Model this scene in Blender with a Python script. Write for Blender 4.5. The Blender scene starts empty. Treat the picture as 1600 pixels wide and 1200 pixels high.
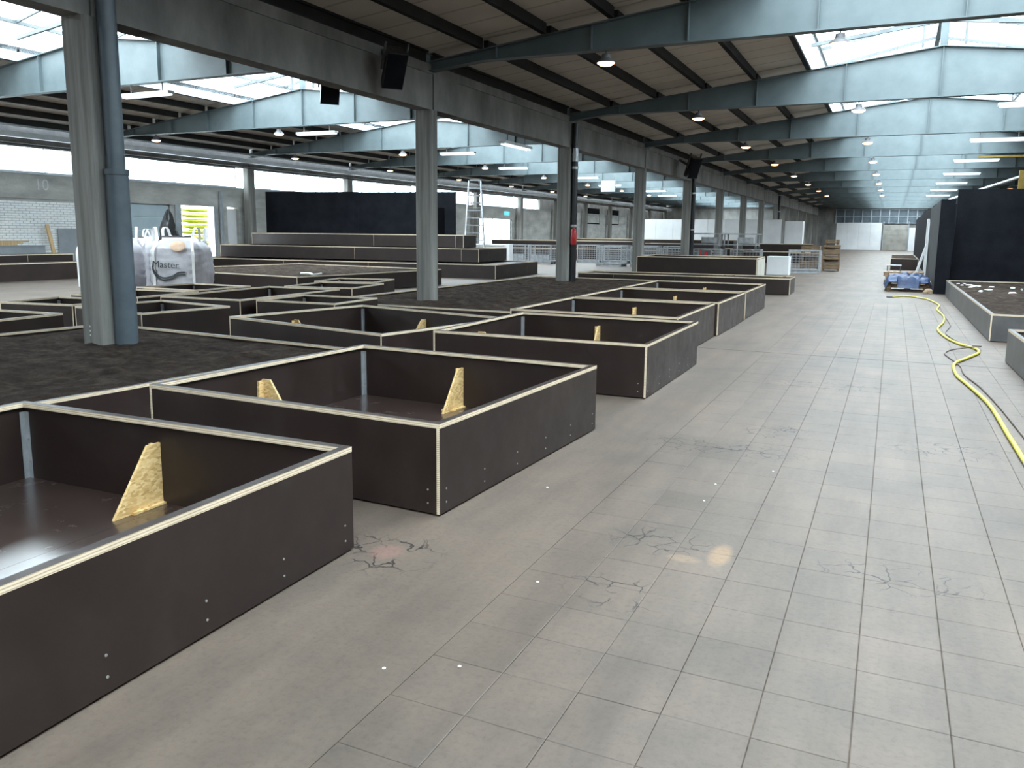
import bpy, bmesh, math, random
from mathutils import Vector, Matrix, noise
random.seed(7)
sc = bpy.context.scene
COL = sc.collection
PI = math.pi

# ------------------------------------------------------------------ camera
YAW, PITCH, ROLL, F, CX, CY, H = .4344, .1545, -.01, 1265.4, 800., 560., 1.6
def cam_axes():
    cy, sy = math.cos(YAW), math.sin(YAW)
    f = Vector((-sy*math.cos(PITCH), cy*math.cos(PITCH), -math.sin(PITCH)))
    r = Vector((cy, sy, 0)); d = f.cross(r)
    c, s = math.cos(ROLL), math.sin(ROLL)
    return c*r + s*d, -s*r + c*d, f
CR, CD, CF = cam_axes()
cam = bpy.data.cameras.new('camera')
cam.sensor_width = 36; cam.lens = F/1600*36
cam.shift_y = -(600-CY)/1600
cam.clip_end = 500
camo = bpy.data.objects.new('camera', cam); COL.objects.link(camo)
camo.matrix_world = Matrix(((CR.x, -CD.x, -CF.x, 0), (CR.y, -CD.y, -CF.y, 0), (CR.z, -CD.z, -CF.z, H), (0, 0, 0, 1)))
sc.camera = camo
def ray(u, v): return CR*((u-CX)/F) + CD*((v-CY)/F) + CF
def G(u, v, z=0.):
    d = ray(u, v); t = (z-H)/d.z
    return Vector((d.x*t, d.y*t, z))
def YP(u, v, Y):
    d = ray(u, v); t = Y/d.y
    return Vector((d.x*t, Y, H+d.z*t))

# ------------------------------------------------------------------ sky, exposure, daylight portals
w = bpy.data.worlds.new('overcast_sky'); sc.world = w; w.use_nodes = True
bg = w.node_tree.nodes['Background']
bg.inputs[0].default_value = (.86, .95, 1., 1); bg.inputs[1].default_value = 12.5
vs = sc.view_settings
vs.view_transform = 'Standard'; vs.look = 'None'; vs.gamma = 1; vs.use_curve_mapping = False
vs.exposure = 0.0
sc.cycles.max_bounces = 10; sc.cycles.diffuse_bounces = 7; sc.cycles.glossy_bounces = 3
sc.cycles.transparent_max_bounces = 12
sc.cycles.caustics_reflective = False; sc.cycles.caustics_refractive = False
sc.cycles.sample_clamp_indirect = 6
def portal(name, loc, rot, sx, sy):
    l = bpy.data.lights.new(name, 'AREA'); l.shape = 'RECTANGLE'; l.size = sx; l.size_y = sy
    l.cycles.is_portal = True
    o = bpy.data.objects.new(name, l); COL.objects.link(o); o.location = loc; o.rotation_euler = rot
CXM, CXL = .7, -17.0            # ridge lines of the two naves
HW = 8.9                        # half width of a nave
Y0, Y1 = -8.1, 101.5
LH = 2.78                       # half width of a roof lantern
portal('daylight_portal', (CXM, (Y0+Y1)/2, 5.80), (0, 0, 0), 2*LH, Y1-Y0)
portal('daylight_portal', (CXL, (Y0+Y1)/2, 5.98), (0, 0, 0), 2*LH, Y1-Y0)
portal('daylight_portal', (-26.5, 34, 3.85), (0, -PI/2, 0), .95, 56)

# ------------------------------------------------------------------ helpers
def link(name, me, parent=None, loc=None, rz=0.):
    o = bpy.data.objects.new(name, me); COL.objects.link(o)
    if parent is not None: o.parent = parent
    if loc is not None: o.location = loc
    if rz: o.rotation_euler = (0, 0, rz)
    return o
def tag(o, label=None, cat=None, group=None, kind=None):
    if label: o['label'] = label
    if cat: o['category'] = cat
    if group: o['group'] = group
    if kind: o['kind'] = kind
    return o
def thing(name, label, cat, loc=(0, 0, 0), rz=0., group=None):
    return tag(link(name, None, None, loc, rz), label, cat, group)
class MB:
    def __init__(s): s.v = []; s.f = []; s.m = []; s.mats = []; s.smooth = False
    def mi(s, mat):
        if mat not in s.mats: s.mats.append(mat)
        return s.mats.index(mat)
    def quad(s, pts, mat):
        n = len(s.v); s.v += [tuple(p) for p in pts]; s.f.append(tuple(range(n, n+len(pts)))); s.m.append(s.mi(mat))
    def box(s, a, b, mat, mats=None, M=None):
        """a,b opposite corners; mats optional dict face->material with keys x X y Y z Z"""
        x0, y0, z0 = a; x1, y1, z1 = b
        P = [(x0,y0,z0),(x1,y0,z0),(x1,y1,z0),(x0,y1,z0),(x0,y0,z1),(x1,y0,z1),(x1,y1,z1),(x0,y1,z1)]
        if M is not None: P = [tuple(M @ Vector(p)) for p in P]
        n = len(s.v); s.v += P
        for k, q in zip('zZyXYx', ((0,3,2,1),(4,5,6,7),(0,1,5,4),(1,2,6,5),(2,3,7,6),(3,0,4,7))):
            s.f.append(tuple(n+i for i in q)); s.m.append(s.mi((mats or {}).get(k, mat)))
        return s
    def prism(s, poly, axis, a, b, mat, cap=None):
        """poly: 2d points; axis: 'x','y','z' extrusion axis from a to b"""
        def p3(p, t):
            return {'x': (t, p[0], p[1]), 'y': (p[0], t, p[1]), 'z': (p[0], p[1], t)}[axis]
        n = len(s.v); k = len(poly)
        s.v += [p3(p, a) for p in poly] + [p3(p, b) for p in poly]
        s.f.append(tuple(range(n, n+k))[::-1]); s.m.append(s.mi(cap or mat))
        s.f.append(tuple(range(n+k, n+2*k))); s.m.append(s.mi(cap or mat))
        for i in range(k):
            j = (i+1) % k
            s.f.append((n+i, n+j, n+k+j, n+k+i)); s.m.append(s.mi(mat))
        return s
    def tube(s, pts, r, mat, seg=8, caps=True):
        pts = [Vector(p) for p in pts]; n0 = len(s.v); up = Vector((0, 0, 1)); prev = None
        rs = r if isinstance(r, (list, tuple)) else [r]*len(pts)
        for i, p in enumerate(pts):
            t = (pts[min(i+1, len(pts)-1)] - pts[max(i-1, 0)]).normalized()
            if prev is None:
                a = t.orthogonal().normalized() if abs(t.z) > .95 else t.cross(up).normalized()
            else:
                a = (prev - t*prev.dot(t)); a = a.normalized() if a.length > 1e-5 else t.orthogonal().normalized()
            prev = a; b = t.cross(a)
            for k in range(seg):
                an = 2*PI*k/seg
                s.v.append(tuple(p + (a*math.cos(an) + b*math.sin(an))*rs[i]))
        mi = s.mi(mat)
        for i in range(len(pts)-1):
            for k in range(seg):
                q = (k+1) % seg
                s.f.append((n0+i*seg+k, n0+i*seg+q, n0+(i+1)*seg+q, n0+(i+1)*seg+k)); s.m.append(mi)
        if caps:
            s.f.append(tuple(n0+k for k in range(seg))[::-1]); s.m.append(mi)
            e = n0+(len(pts)-1)*seg
            s.f.append(tuple(e+k for k in range(seg))); s.m.append(mi)
        return s
    def lathe(s, prof, mat, seg=16, c=(0, 0, 0)):
        n0 = len(s.v); mi = s.mi(mat)
        for r, z in prof:
            for k in range(seg):
                an = 2*PI*k/seg; s.v.append((c[0]+r*math.cos(an), c[1]+r*math.sin(an), c[2]+z))
        for i in range(len(prof)-1):
            for k in range(seg):
                q = (k+1) % seg
                s.f.append((n0+i*seg+k, n0+i*seg+q, n0+(i+1)*seg+q, n0+(i+1)*seg+k)); s.m.append(mi)
        s.f.append(tuple(n0+k for k in range(seg))[::-1]); s.m.append(mi)
        e = n0+(len(prof)-1)*seg
        s.f.append(tuple(e+k for k in range(seg))); s.m.append(mi)
        return s
    def mesh(s, name, smooth=False):
        me = bpy.data.meshes.new(name); me.from_pydata(s.v, [], s.f)
        for m in s.mats: me.materials.append(m)
        me.polygons.foreach_set('material_index', s.m)
        if smooth:
            me.polygons.foreach_set('use_smooth', [True]*len(me.polygons))
            try: me.set_sharp_from_angle(angle=.7)
            except Exception: pass
        me.update(); return me
    def build(s, name, parent=None, loc=None, rz=0., smooth=False):
        return link(name, s.mesh(name, smooth), parent, loc, rz)
def copy_tree(o, parent=None):
    c = o.copy(); COL.objects.link(c); c.parent = parent
    for ch in list(o.children): copy_tree(ch, c)
    return c
def spline(pts, n=8):
    pts = [Vector(p) for p in pts]; out = []
    for i in range(len(pts)-1):
        p0, p1, p2, p3 = pts[max(i-1, 0)], pts[i], pts[i+1], pts[min(i+2, len(pts)-1)]
        for k in range(n):
            t = k/n
            out.append(.5*((2*p1)+(p2-p0)*t+(2*p0-5*p1+4*p2-p3)*t*t+(3*p1-p0-3*p2+p3)*t**3))
    out.append(pts[-1]); return out

# ------------------------------------------------------------------ materials
def new_mat(name):
    m = bpy.data.materials.new(name); m.use_nodes = True
    nt = m.node_tree; b = nt.nodes['Principled BSDF']
    return m, nt, b
def N(nt, t, **kw):
    n = nt.nodes.new(t)
    for k, v in kw.items():
        if k.startswith('i_'):
            key = k[2:]; key = int(key) if key.isdigit() else key
            n.inputs[key].default_value = v
        else: setattr(n, k, v)
    return n
def ramp(nt, stops):
    r = nt.nodes.new('ShaderNodeValToRGB'); e = r.color_ramp.elements
    while len(e) < len(stops): e.new(.5)
    for el, (p, c) in zip(e, stops): el.position = p; el.color = (*c, 1)
    return r
def noisy(name, c1, c2, scale=4., rough=.7, bump=0., bscale=None, metal=0., detail=6., coords='Object', stretch=None, lo=.35, hi=.65, spec=.5, rough2=None):
    m, nt, b = new_mat(name); L = nt.links.new
    tc = N(nt, 'ShaderNodeTexCoord'); src = tc.outputs[coords]
    if coords == 'Position':
        pass
    if stretch:
        mp = N(nt, 'ShaderNodeMapping'); mp.inputs['Scale'].default_value = stretch
        L(src, mp.inputs[0]); src = mp.outputs[0]
    nz = N(nt, 'ShaderNodeTexNoise', i_Scale=scale, i_Detail=detail, i_Roughness=.6); L(src, nz.inputs['Vector'])
    r = ramp(nt, [(lo, c1), (hi, c2)]); L(nz.outputs[0], r.inputs[0]); L(r.outputs[0], b.inputs['Base Color'])
    b.inputs['Roughness'].default_value = rough; b.inputs['Metallic'].default_value = metal
    b.inputs['Specular IOR Level'].default_value = spec
    if rough2 is not None:
        mr = N(nt, 'ShaderNodeMapRange', i_1=lo, i_2=hi, i_3=rough, i_4=rough2); L(nz.outputs[0], mr.inputs[0]); L(mr.outputs[0], b.inputs['Roughness'])
    if bump:
        nb = N(nt, 'ShaderNodeTexNoise', i_Scale=bscale or scale*8, i_Detail=4.); L(src, nb.inputs['Vector'])
        bp = N(nt, 'ShaderNodeBump', i_Strength=bump, i_Distance=.02); L(nb.outputs[0], bp.inputs['Height']); L(bp.outputs[0], b.inputs['Normal'])
    return m
def emit(name, col, s):
    m, nt, b = new_mat(name); b.inputs['Base Color'].default_value = (*col, 1)
    b.inputs['Emission Color'].default_value = (*col, 1); b.inputs['Emission Strength'].default_value = s
    return m

def floor_mat(name, tile):
    m, nt, b = new_mat(name); L = nt.links.new
    g = N(nt, 'ShaderNodeNewGeometry'); pos = g.outputs['Position']
    big = N(nt, 'ShaderNodeTexNoise', i_Scale=.75, i_Detail=9., i_Roughness=.72); L(pos, big.inputs['Vector'])
    mp = N(nt, 'ShaderNodeMapping'); mp.inputs['Scale'].default_value = (3.2, .45, 1); L(pos, mp.inputs[0])
    st = N(nt, 'ShaderNodeTexNoise', i_Scale=1., i_Detail=8., i_Roughness=.65); L(mp.outputs[0], st.inputs['Vector'])
    r1 = ramp(nt, [(.30, (.086, .065, .052)), (.5, (.116, .089, .071)), (.72, (.142, .109, .087))]); L(st.outputs[0], r1.inputs[0])
    r2 = ramp(nt, [(.33, (.68, .71, .72)), (.5, (.94, .93, .92)), (.66, (1.10, 1.06, 1.02))]); L(big.outputs[0], r2.inputs[0])
    mx = N(nt, 'ShaderNodeMix', data_type='RGBA', blend_type='MULTIPLY'); mx.inputs[0].default_value = 1
    L(r1.outputs[0], mx.inputs[6]); L(r2.outputs[0], mx.inputs[7]); col = mx.outputs[2]
    # fine speckle
    sp = N(nt, 'ShaderNodeTexNoise', i_Scale=38., i_Detail=5., i_Roughness=.7); L(pos, sp.inputs['Vector'])
    r3 = ramp(nt, [(.28, (.74, .74, .74)), (.5, (1, 1, 1)), (.8, (1.08, 1.08, 1.08))]); L(sp.outputs[0], r3.inputs[0])
    mx2 = N(nt, 'ShaderNodeMix', data_type='RGBA', blend_type='MULTIPLY'); mx2.inputs[0].default_value = .9
    L(col, mx2.inputs[6]); L(r3.outputs[0], mx2.inputs[7]); col = mx2.outputs[2]
    if tile:
        off = N(nt, 'ShaderNodeVectorMath', operation='SUBTRACT'); off.inputs[1].default_value = (TX0, TY0, 0); L(pos, off.inputs[0])
        dv = N(nt, 'ShaderNodeVectorMath', operation='DIVIDE'); dv.inputs[1].default_value = (TW, TL, 1e6); L(off.outputs[0], dv.inputs[0])
        fl = N(nt, 'ShaderNodeVectorMath', operation='FLOOR'); L(dv.outputs[0], fl.inputs[0])
        wn = N(nt, 'ShaderNodeTexWhiteNoise'); L(fl.outputs[0], wn.inputs['Vector'])
        r4 = ramp(nt, [(0, (.93, .93, .93)), (.9, (1.04, 1.03, 1.03)), (1, (.86, .86, .85))]); L(wn.outputs[0], r4.inputs[0])
        mx3 = N(nt, 'ShaderNodeMix', data_type='RGBA', blend_type='MULTIPLY'); mx3.inputs[0].default_value = 1
        L(col, mx3.inputs[6]); L(r4.outputs[0], mx3.inputs[7]); col = mx3.outputs[2]
    # cracked patches: voronoi cell edges kept only inside a few worn spots
    mask = None
    for (cx, cy, rx, ry) in CRACKS:
        s_ = N(nt, 'ShaderNodeVectorMath', operation='SUBTRACT'); s_.inputs[1].default_value = (cx, cy, 0); L(pos, s_.inputs[0])
        d_ = N(nt, 'ShaderNodeVectorMath', operation='DIVIDE'); d_.inputs[1].default_value = (rx, ry, 1e6); L(s_.outputs[0], d_.inputs[0])
        l_ = N(nt, 'ShaderNodeVectorMath', operation='LENGTH'); L(d_.outputs[0], l_.inputs[0])
        k_ = N(nt, 'ShaderNodeMapRange', i_1=1.0, i_2=.55, i_3=0., i_4=1.); L(l_.outputs['Value'], k_.inputs[0])
        if mask is None: mask = k_.outputs[0]
        else:
            mm = N(nt, 'ShaderNodeMath', operation='MAXIMUM'); L(mask, mm.inputs[0]); L(k_.outputs[0], mm.inputs[1]); mask = mm.outputs[0]
    wob = N(nt, 'ShaderNodeTexNoise', i_Scale=9., i_Detail=3.); L(pos, wob.inputs['Vector'])
    wv = N(nt, 'ShaderNodeVectorMath', operation='SCALE'); wv.inputs['Scale'].default_value = .12; L(wob.outputs[1], wv.inputs[0])
    ad = N(nt, 'ShaderNodeVectorMath', operation='ADD'); L(pos, ad.inputs[0]); L(wv.outputs[0], ad.inputs[1])
    vo = N(nt, 'ShaderNodeTexVoronoi', feature='DISTANCE_TO_EDGE', i_Scale=7.5); L(ad.outputs[0], vo.inputs['Vector'])
    ce = N(nt, 'ShaderNodeMapRange', i_1=.016, i_2=.04, i_3=1., i_4=0.); L(vo.outputs[0], ce.inputs[0])
    cm = N(nt, 'ShaderNodeMath', operation='MULTIPLY'); L(ce.outputs[0], cm.inputs[0]); L(mask, cm.inputs[1])
    gate = N(nt, 'ShaderNodeTexNoise', i_Scale=5., i_Detail=1.); L(pos, gate.inputs['Vector'])
    gm = N(nt, 'ShaderNodeMapRange', i_1=.38, i_2=.48, i_3=0., i_4=1.); L(gate.outputs[0], gm.inputs[0])
    cm2 = N(nt, 'ShaderNodeMath', operation='MULTIPLY'); L(cm.outputs[0], cm2.inputs[0]); L(gm.outputs[0], cm2.inputs[1])
    mc = N(nt, 'ShaderNodeMix', data_type='RGBA'); L(cm2.outputs[0], mc.inputs[0]); L(col, mc.inputs[6]); mc.inputs[7].default_value = (.018, .014, .012, 1); col = mc.outputs[2]
    # ochre and reddish paint marks
    for (cx, cy, rx, ry, c, amt) in STAINS:
        s_ = N(nt, 'ShaderNodeVectorMath', operation='SUBTRACT'); s_.inputs[1].default_value = (cx, cy, 0); L(pos, s_.inputs[0])
        d_ = N(nt, 'ShaderNodeVectorMath', operation='DIVIDE'); d_.inputs[1].default_value = (rx, ry, 1e6); L(s_.outputs[0], d_.inputs[0])
        l_ = N(nt, 'ShaderNodeVectorMath', operation='LENGTH'); L(d_.outputs[0], l_.inputs[0])
        k_ = N(nt, 'ShaderNodeMapRange', i_1=1.1, i_2=.6, i_3=0., i_4=amt); L(l_.outputs['Value'], k_.inputs[0])
        q_ = N(nt, 'ShaderNodeMath', operation='MULTIPLY'); L(k_.outputs[0], q_.inputs[0]); L(sp.outputs[0], q_.inputs[1])
        mc = N(nt, 'ShaderNodeMix', data_type='RGBA'); L(q_.outputs[0], mc.inputs[0]); L(col, mc.inputs[6]); mc.inputs[7].default_value = (*c, 1); col = mc.outputs[2]
    L(col, b.inputs['Base Color'])
    b.inputs['Roughness'].default_value = .56; b.inputs['Specular IOR Level'].default_value = .42
    sm = N(nt, 'ShaderNodeMath', operation='SUBTRACT'); L(sp.outputs[0], sm.inputs[0]); L(cm2.outputs[0], sm.inputs[1])
    bp = N(nt, 'ShaderNodeBump', i_Strength=.25, i_Distance=.004); L(sm.outputs[0], bp.inputs['Height']); L(bp.outputs[0], b.inputs['Normal'])
    return m
TX0, TY0, TW, TL = -.3, 3.39, .2945, .2975
CRACKS = []
for u, v, rx, ry in ((1400, 905, .42, .2), (1030, 845, .32, .22), (1130, 700, .7, .3), (1290, 603, .8, .35), (600, 862, .35, .3), (1215, 675, .35, .35), (1480, 705, .5, .35), (960, 925, .3, .2)):
    p = G(u, v); CRACKS.append((p.x, p.y, rx, ry))
STAINS = []
for u, v, rx, ry, c, a in ((1125, 868, .06, .16, (.34, .21, .11), .9), (1068, 873, .09, .05, (.30, .20, .12), .7), (605, 862, .09, .1, (.24, .12, .10), .8), (1400, 1010, .25, .12, (.17, .12, .10), .4)):
    p = G(u, v); STAINS.append((p.x, p.y, rx, ry, c, a))

M = {}
M['floor'] = floor_mat('worn_screed', False)
M['tile'] = floor_mat('worn_floor_tile', True)
M['joint'] = noisy('tile_joint', (.018, .015, .013), (.11, .088, .073), 2.6, .9, lo=.36, hi=.56)
M['concrete'] = noisy('aged_concrete', (.13, .13, .123), (.29, .285, .27), 1.3, .85, .35, 30., stretch=(1, 1, .5), lo=.3, hi=.7)
M['column'] = noisy('streaked_column_concrete', (.12, .118, .108), (.30, .295, .275), 1.2, .85, .3, 26., stretch=(7, 7, .35), lo=.32, hi=.68)
M['concrete_light'] = noisy('pale_concrete', (.30, .30, .285), (.54, .54, .51), 1.1, .85, .3, 22., stretch=(1, .6, 1.6), lo=.3, hi=.7)
M['steel'] = noisy('blue_grey_painted_steel', (.092, .122, .131), (.155, .192, .202), 1.1, .5, .05, 12., lo=.3, hi=.7)
M['purlin'] = noisy('dark_purlin_paint', (.016, .017, .018), (.028, .029, .03), 3., .7)
M['pipe_steel'] = noisy('blue_grey_pipe', (.07, .093, .112), (.125, .155, .18), 2., .45, lo=.3, hi=.7)
M['black_pipe'] = noisy('black_pipe', (.012, .013, .015), (.02, .021, .024), 3., .35)
M['galv'] = noisy('galvanised_steel', (.34, .36, .38), (.52, .54, .56), 7., .42, .05, 20., metal=.6)
M['rail'] = noisy('pale_sheet_steel', (.32, .36, .39), (.46, .50, .53), 2., .35, metal=.4)
M['duct'] = noisy('bright_sheet_duct', (.50, .56, .60), (.66, .72, .76), 2., .4)
M['black'] = noisy('black_molleton_cloth', (.006, .007, .010), (.012, .013, .017), 2., .95, .3, 60., spec=.15)
M['hatch'] = noisy('dead_black_panel', (.002, .002, .003), (.004, .004, .005), 2., .95, spec=.05)  # near-black tone for the hatch and the painted dark openings
M['black_plastic'] = noisy('black_plastic_film', (.008, .008, .009), (.016, .016, .017), 5., .35, .6, 14.)
M['grey_black'] = noisy('greyish_black_board', (.018, .019, .022), (.035, .036, .04), 2., .8)
M['white_panel'] = noisy('white_partition_board', (.66, .67, .68), (.76, .77, .78), .8, .6)
M['white_wall'] = noisy('white_painted_brick', (.74, .77, .78), (.86, .88, .88), 1.6, .75, .25, 20.)
M['wood'] = noisy('raw_timber', (.42, .27, .13), (.60, .43, .24), 2.2, .7, .2, 18., stretch=(8, 8, .8))
M['pallet'] = noisy('weathered_pallet_wood', (.20, .13, .075), (.36, .26, .17), 4., .8, .3, 20., stretch=(1, 6, 6))
M['crate'] = noisy('brown_crate_wood', (.13, .085, .05), (.26, .18, .11), 4., .8, .3, 20., stretch=(1, 6, 6))
M['tarp'] = noisy('blue_tarpaulin', (.008, .022, .075), (.017, .045, .125), 3., .5, .5, 12.)
M['yellow'] = noisy('yellow_hose_rubber', (.48, .43, .05), (.58, .53, .10), 6., .45)
M['cable'] = noisy('brown_grey_cable', (.10, .075, .065), (.16, .125, .11), 6., .6)
M['red'] = noisy('red_paint', (.42, .02, .025), (.55, .04, .04), 4., .4)
M['sack'] = noisy('yellow_plastic_sack', (.34, .38, .03), (.50, .55, .06), 3., .4, .5, 9.)
M['bag'] = noisy('white_woven_bag', (.36, .35, .38), (.50, .49, .52), 2.2, .6, .35, 11.)
M['bag_strap'] = noisy('white_bag_strap', (.66, .65, .64), (.78, .77, .76), 8., .7)
M['peach'] = noisy('peach_bag_lining', (.62, .40, .26), (.76, .56, .42), 5., .7)
M['print'] = noisy('dark_green_print', (.025, .035, .04), (.05, .06, .065), 6., .7)
M['ochre'] = noisy('ochre_lift_paint', (.20, .13, .02), (.30, .20, .04), 4., .6)
M['num'] = noisy('white_stencil_paint', (.5, .52, .53), (.66, .68, .68), 9., .8)
M['board_grey'] = noisy('grey_board', (.23, .25, .27), (.30, .32, .34), 1.5, .6)
M['garage'] = noisy('pale_blue_door_panel', (.38, .48, .53), (.46, .56, .61), 1.2, .5)
M['door_line'] = noisy('pale_panel_joint', (.70, .78, .82), (.78, .86, .88), 3., .5)
M['roller'] = noisy('grey_beige_roller_door', (.24, .23, .20), (.34, .32, .29), 1.4, .7)
M['screw'] = noisy('zinc_screw_head', (.30, .29, .28), (.45, .44, .42), 9., .4, metal=.5)
M['lamp_body'] = noisy('dark_lamp_housing', (.08, .08, .085), (.13, .13, .135), 5., .5)
M['tube_body'] = noisy('white_light_housing', (.55, .58, .60), (.66, .69, .70), 5., .5)
M['lamp'] = emit('sodium_lamp_glow', (1., .50, .22), 9.)
M['tube'] = emit('fluorescent_tube_glow', (.85, .95, 1.), 1.6)
M['screenblue'] = emit('exit_sign_glow', (.12, .5, .75), 1.2)
M['glass_bar'] = noisy('glazing_bar_steel', (.10, .12, .125), (.17, .19, .2), 3., .5)
M['lintel'] = noisy('dark_window_frame', (.06, .065, .07), (.10, .105, .11), 3., .6)
M['cabinet_beige'] = noisy('pale_cabinet_side', (.44, .42, .36), (.54, .52, .45), 2., .6)
M['plaster_bits'] = noisy('white_plaster_crumbs', (.55, .54, .52), (.74, .73, .71), 9., .9)

def film_mat():
    m, nt, b = new_mat('brown_film_faced_plywood'); L = nt.links.new
    tc = N(nt, 'ShaderNodeTexCoord'); g = N(nt, 'ShaderNodeNewGeometry')
    nz = N(nt, 'ShaderNodeTexNoise', i_Scale=1.7, i_Detail=8., i_Roughness=.65); L(g.outputs['Position'], nz.inputs['Vector'])
    r = ramp(nt, [(.3, (.017, .0105, .009)), (.55, (.024, .0148, .0125)), (.78, (.036, .025, .022))]); L(nz.outputs[0], r.inputs[0])
    n2 = N(nt, 'ShaderNodeTexNoise', i_Scale=5., i_Detail=6., i_Roughness=.65); L(g.outputs['Position'], n2.inputs['Vector'])
    r2 = ramp(nt, [(.60, (0, 0, 0)), (.80, (1, 1, 1))]); L(n2.outputs[0], r2.inputs[0])
    mu = N(nt, 'ShaderNodeMath', operation='MULTIPLY', i_1=.12); L(r2.outputs[0], mu.inputs[0])
    mx = N(nt, 'ShaderNodeMix', data_type='RGBA'); L(mu.outputs[0], mx.inputs[0]); L(r.outputs[0], mx.inputs[6]); mx.inputs[7].default_value = (.10, .088, .08, 1)
    L(mx.outputs[2], b.inputs['Base Color'])
    mr = N(nt, 'ShaderNodeMapRange', i_1=.3, i_2=.75, i_3=.34, i_4=.5); L(n2.outputs[0], mr.inputs[0]); L(mr.outputs[0], b.inputs['Roughness'])
    b.inputs['Specular IOR Level'].default_value = .42
    return m
M['film'] = film_mat()
M['film_sheen'] = noisy('film_board_painted_sheen', (.075, .072, .074), (.115, .11, .112), 2.5, .5)  # grazing sheen of the planter faces put into a lighter grey film colour
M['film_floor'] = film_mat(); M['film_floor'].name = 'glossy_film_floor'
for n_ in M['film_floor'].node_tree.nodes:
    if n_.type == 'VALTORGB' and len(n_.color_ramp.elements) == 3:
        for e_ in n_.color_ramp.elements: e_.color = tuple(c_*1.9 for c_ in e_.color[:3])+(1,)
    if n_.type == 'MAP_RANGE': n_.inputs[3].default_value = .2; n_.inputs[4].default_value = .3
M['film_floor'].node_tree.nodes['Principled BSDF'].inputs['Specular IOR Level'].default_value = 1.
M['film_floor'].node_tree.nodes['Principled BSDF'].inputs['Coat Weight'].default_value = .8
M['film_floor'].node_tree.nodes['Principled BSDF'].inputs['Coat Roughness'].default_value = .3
def ply_mat():
    m, nt, b = new_mat('pale_plywood_edge'); L = nt.links.new
    g = N(nt, 'ShaderNodeNewGeometry')
    wv = N(nt, 'ShaderNodeTexWave', wave_type='BANDS', bands_direction='Z', i_Scale=28., i_Distortion=1.2, i_Detail=2.); wv.inputs['Detail Scale'].default_value = .4
    L(g.outputs['Position'], wv.inputs['Vector'])
    r = ramp(nt, [(0., (.44, .31, .19)), (.28, (.72, .59, .43)), (1., (.82, .70, .54))]); L(wv.outputs[0], r.inputs[0])
    nz = N(nt, 'ShaderNodeTexNoise', i_Scale=14., i_Detail=5.); L(g.outputs['Position'], nz.inputs['Vector'])
    r2 = ramp(nt, [(.3, (.8, .78, .75)), (.6, (1, 1, 1))]); L(nz.outputs[0], r2.inputs[0])
    mx = N(nt, 'ShaderNodeMix', data_type='RGBA', blend_type='MULTIPLY'); mx.inputs[0].default_value = .8
    L(r.outputs[0], mx.inputs[6]); L(r2.outputs[0], mx.inputs[7]); L(mx.outputs[2], b.inputs['Base Color'])
    b.inputs['Roughness'].default_value = .65
    return m
M['ply'] = ply_mat()
def osb_mat():
    m, nt, b = new_mat('oriented_strand_board'); L = nt.links.new
    tc = N(nt, 'ShaderNodeTexCoord'); mp = N(nt, 'ShaderNodeMapping'); mp.inputs['Scale'].default_value = (1, 1, 2.2); L(tc.outputs['Object'], mp.inputs[0])
    vo = N(nt, 'ShaderNodeTexVoronoi', i_Scale=38.); L(mp.outputs[0], vo.inputs['Vector'])
    r = ramp(nt, [(0., (.52, .31, .11)), (.4, (.72, .48, .20)), (.75, (.84, .62, .31)), (1., (.62, .39, .16))])
    sx = N(nt, 'ShaderNodeSeparateColor'); L(vo.outputs['Color'], sx.inputs[0]); L(sx.outputs[0], r.inputs[0])
    L(r.outputs[0], b.inputs['Base Color']); b.inputs['Roughness'].default_value = .7
    return m
M['osb'] = osb_mat()
def soil_mat():
    m, nt, b = new_mat('dark_peat_soil'); L = nt.links.new
    g = N(nt, 'ShaderNodeNewGeometry')
    nz = N(nt, 'ShaderNodeTexNoise', i_Scale=3.5, i_Detail=10., i_Roughness=.75); L(g.outputs['Position'], nz.inputs['Vector'])
    r = ramp(nt, [(.3, (.017, .0115, .009)), (.5, (.053, .039, .031)), (.72, (.115, .088, .071))]); L(nz.outputs[0], r.inputs[0])
    L(r.outputs[0], b.inputs['Base Color']); b.inputs['Roughness'].default_value = 1.; b.inputs['Specular IOR Level'].default_value = .1
    n2 = N(nt, 'ShaderNodeTexNoise', i_Scale=26., i_Detail=8., i_Roughness=.75); L(g.outputs['Position'], n2.inputs['Vector'])
    bp = N(nt, 'ShaderNodeBump', i_Strength=1., i_Distance=.05); L(n2.outputs[0], bp.inputs['Height']); L(bp.outputs[0], b.inputs['Normal'])
    return m
M['soil'] = soil_mat()
def roof_mat():
    m, nt, b = new_mat('grey_roof_deck_boards'); L = nt.links.new
    g = N(nt, 'ShaderNodeNewGeometry')
    nz = N(nt, 'ShaderNodeTexNoise', i_Scale=.8, i_Detail=6.); L(g.outputs['Position'], nz.inputs['Vector'])
    r = ramp(nt, [(.3, (.66, .63, .575)), (.7, (.80, .77, .71))]); L(nz.outputs[0], r.inputs[0])
    wv = N(nt, 'ShaderNodeTexWave', wave_type='BANDS', bands_direction='Y', i_Scale=.42, i_Distortion=.15); L(g.outputs['Position'], wv.inputs['Vector'])
    r2 = ramp(nt, [(0., (.55, .55, .55)), (.03, (1, 1, 1))]); L(wv.outputs[0], r2.inputs[0])
    mx = N(nt, 'ShaderNodeMix', data_type='RGBA', blend_type='MULTIPLY'); mx.inputs[0].default_value = .7
    L(r.outputs[0], mx.inputs[6]); L(r2.outputs[0], mx.inputs[7]); L(mx.outputs[2], b.inputs['Base Color'])
    b.inputs['Roughness'].default_value = .8
    return m
M['roof'] = roof_mat()
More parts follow.
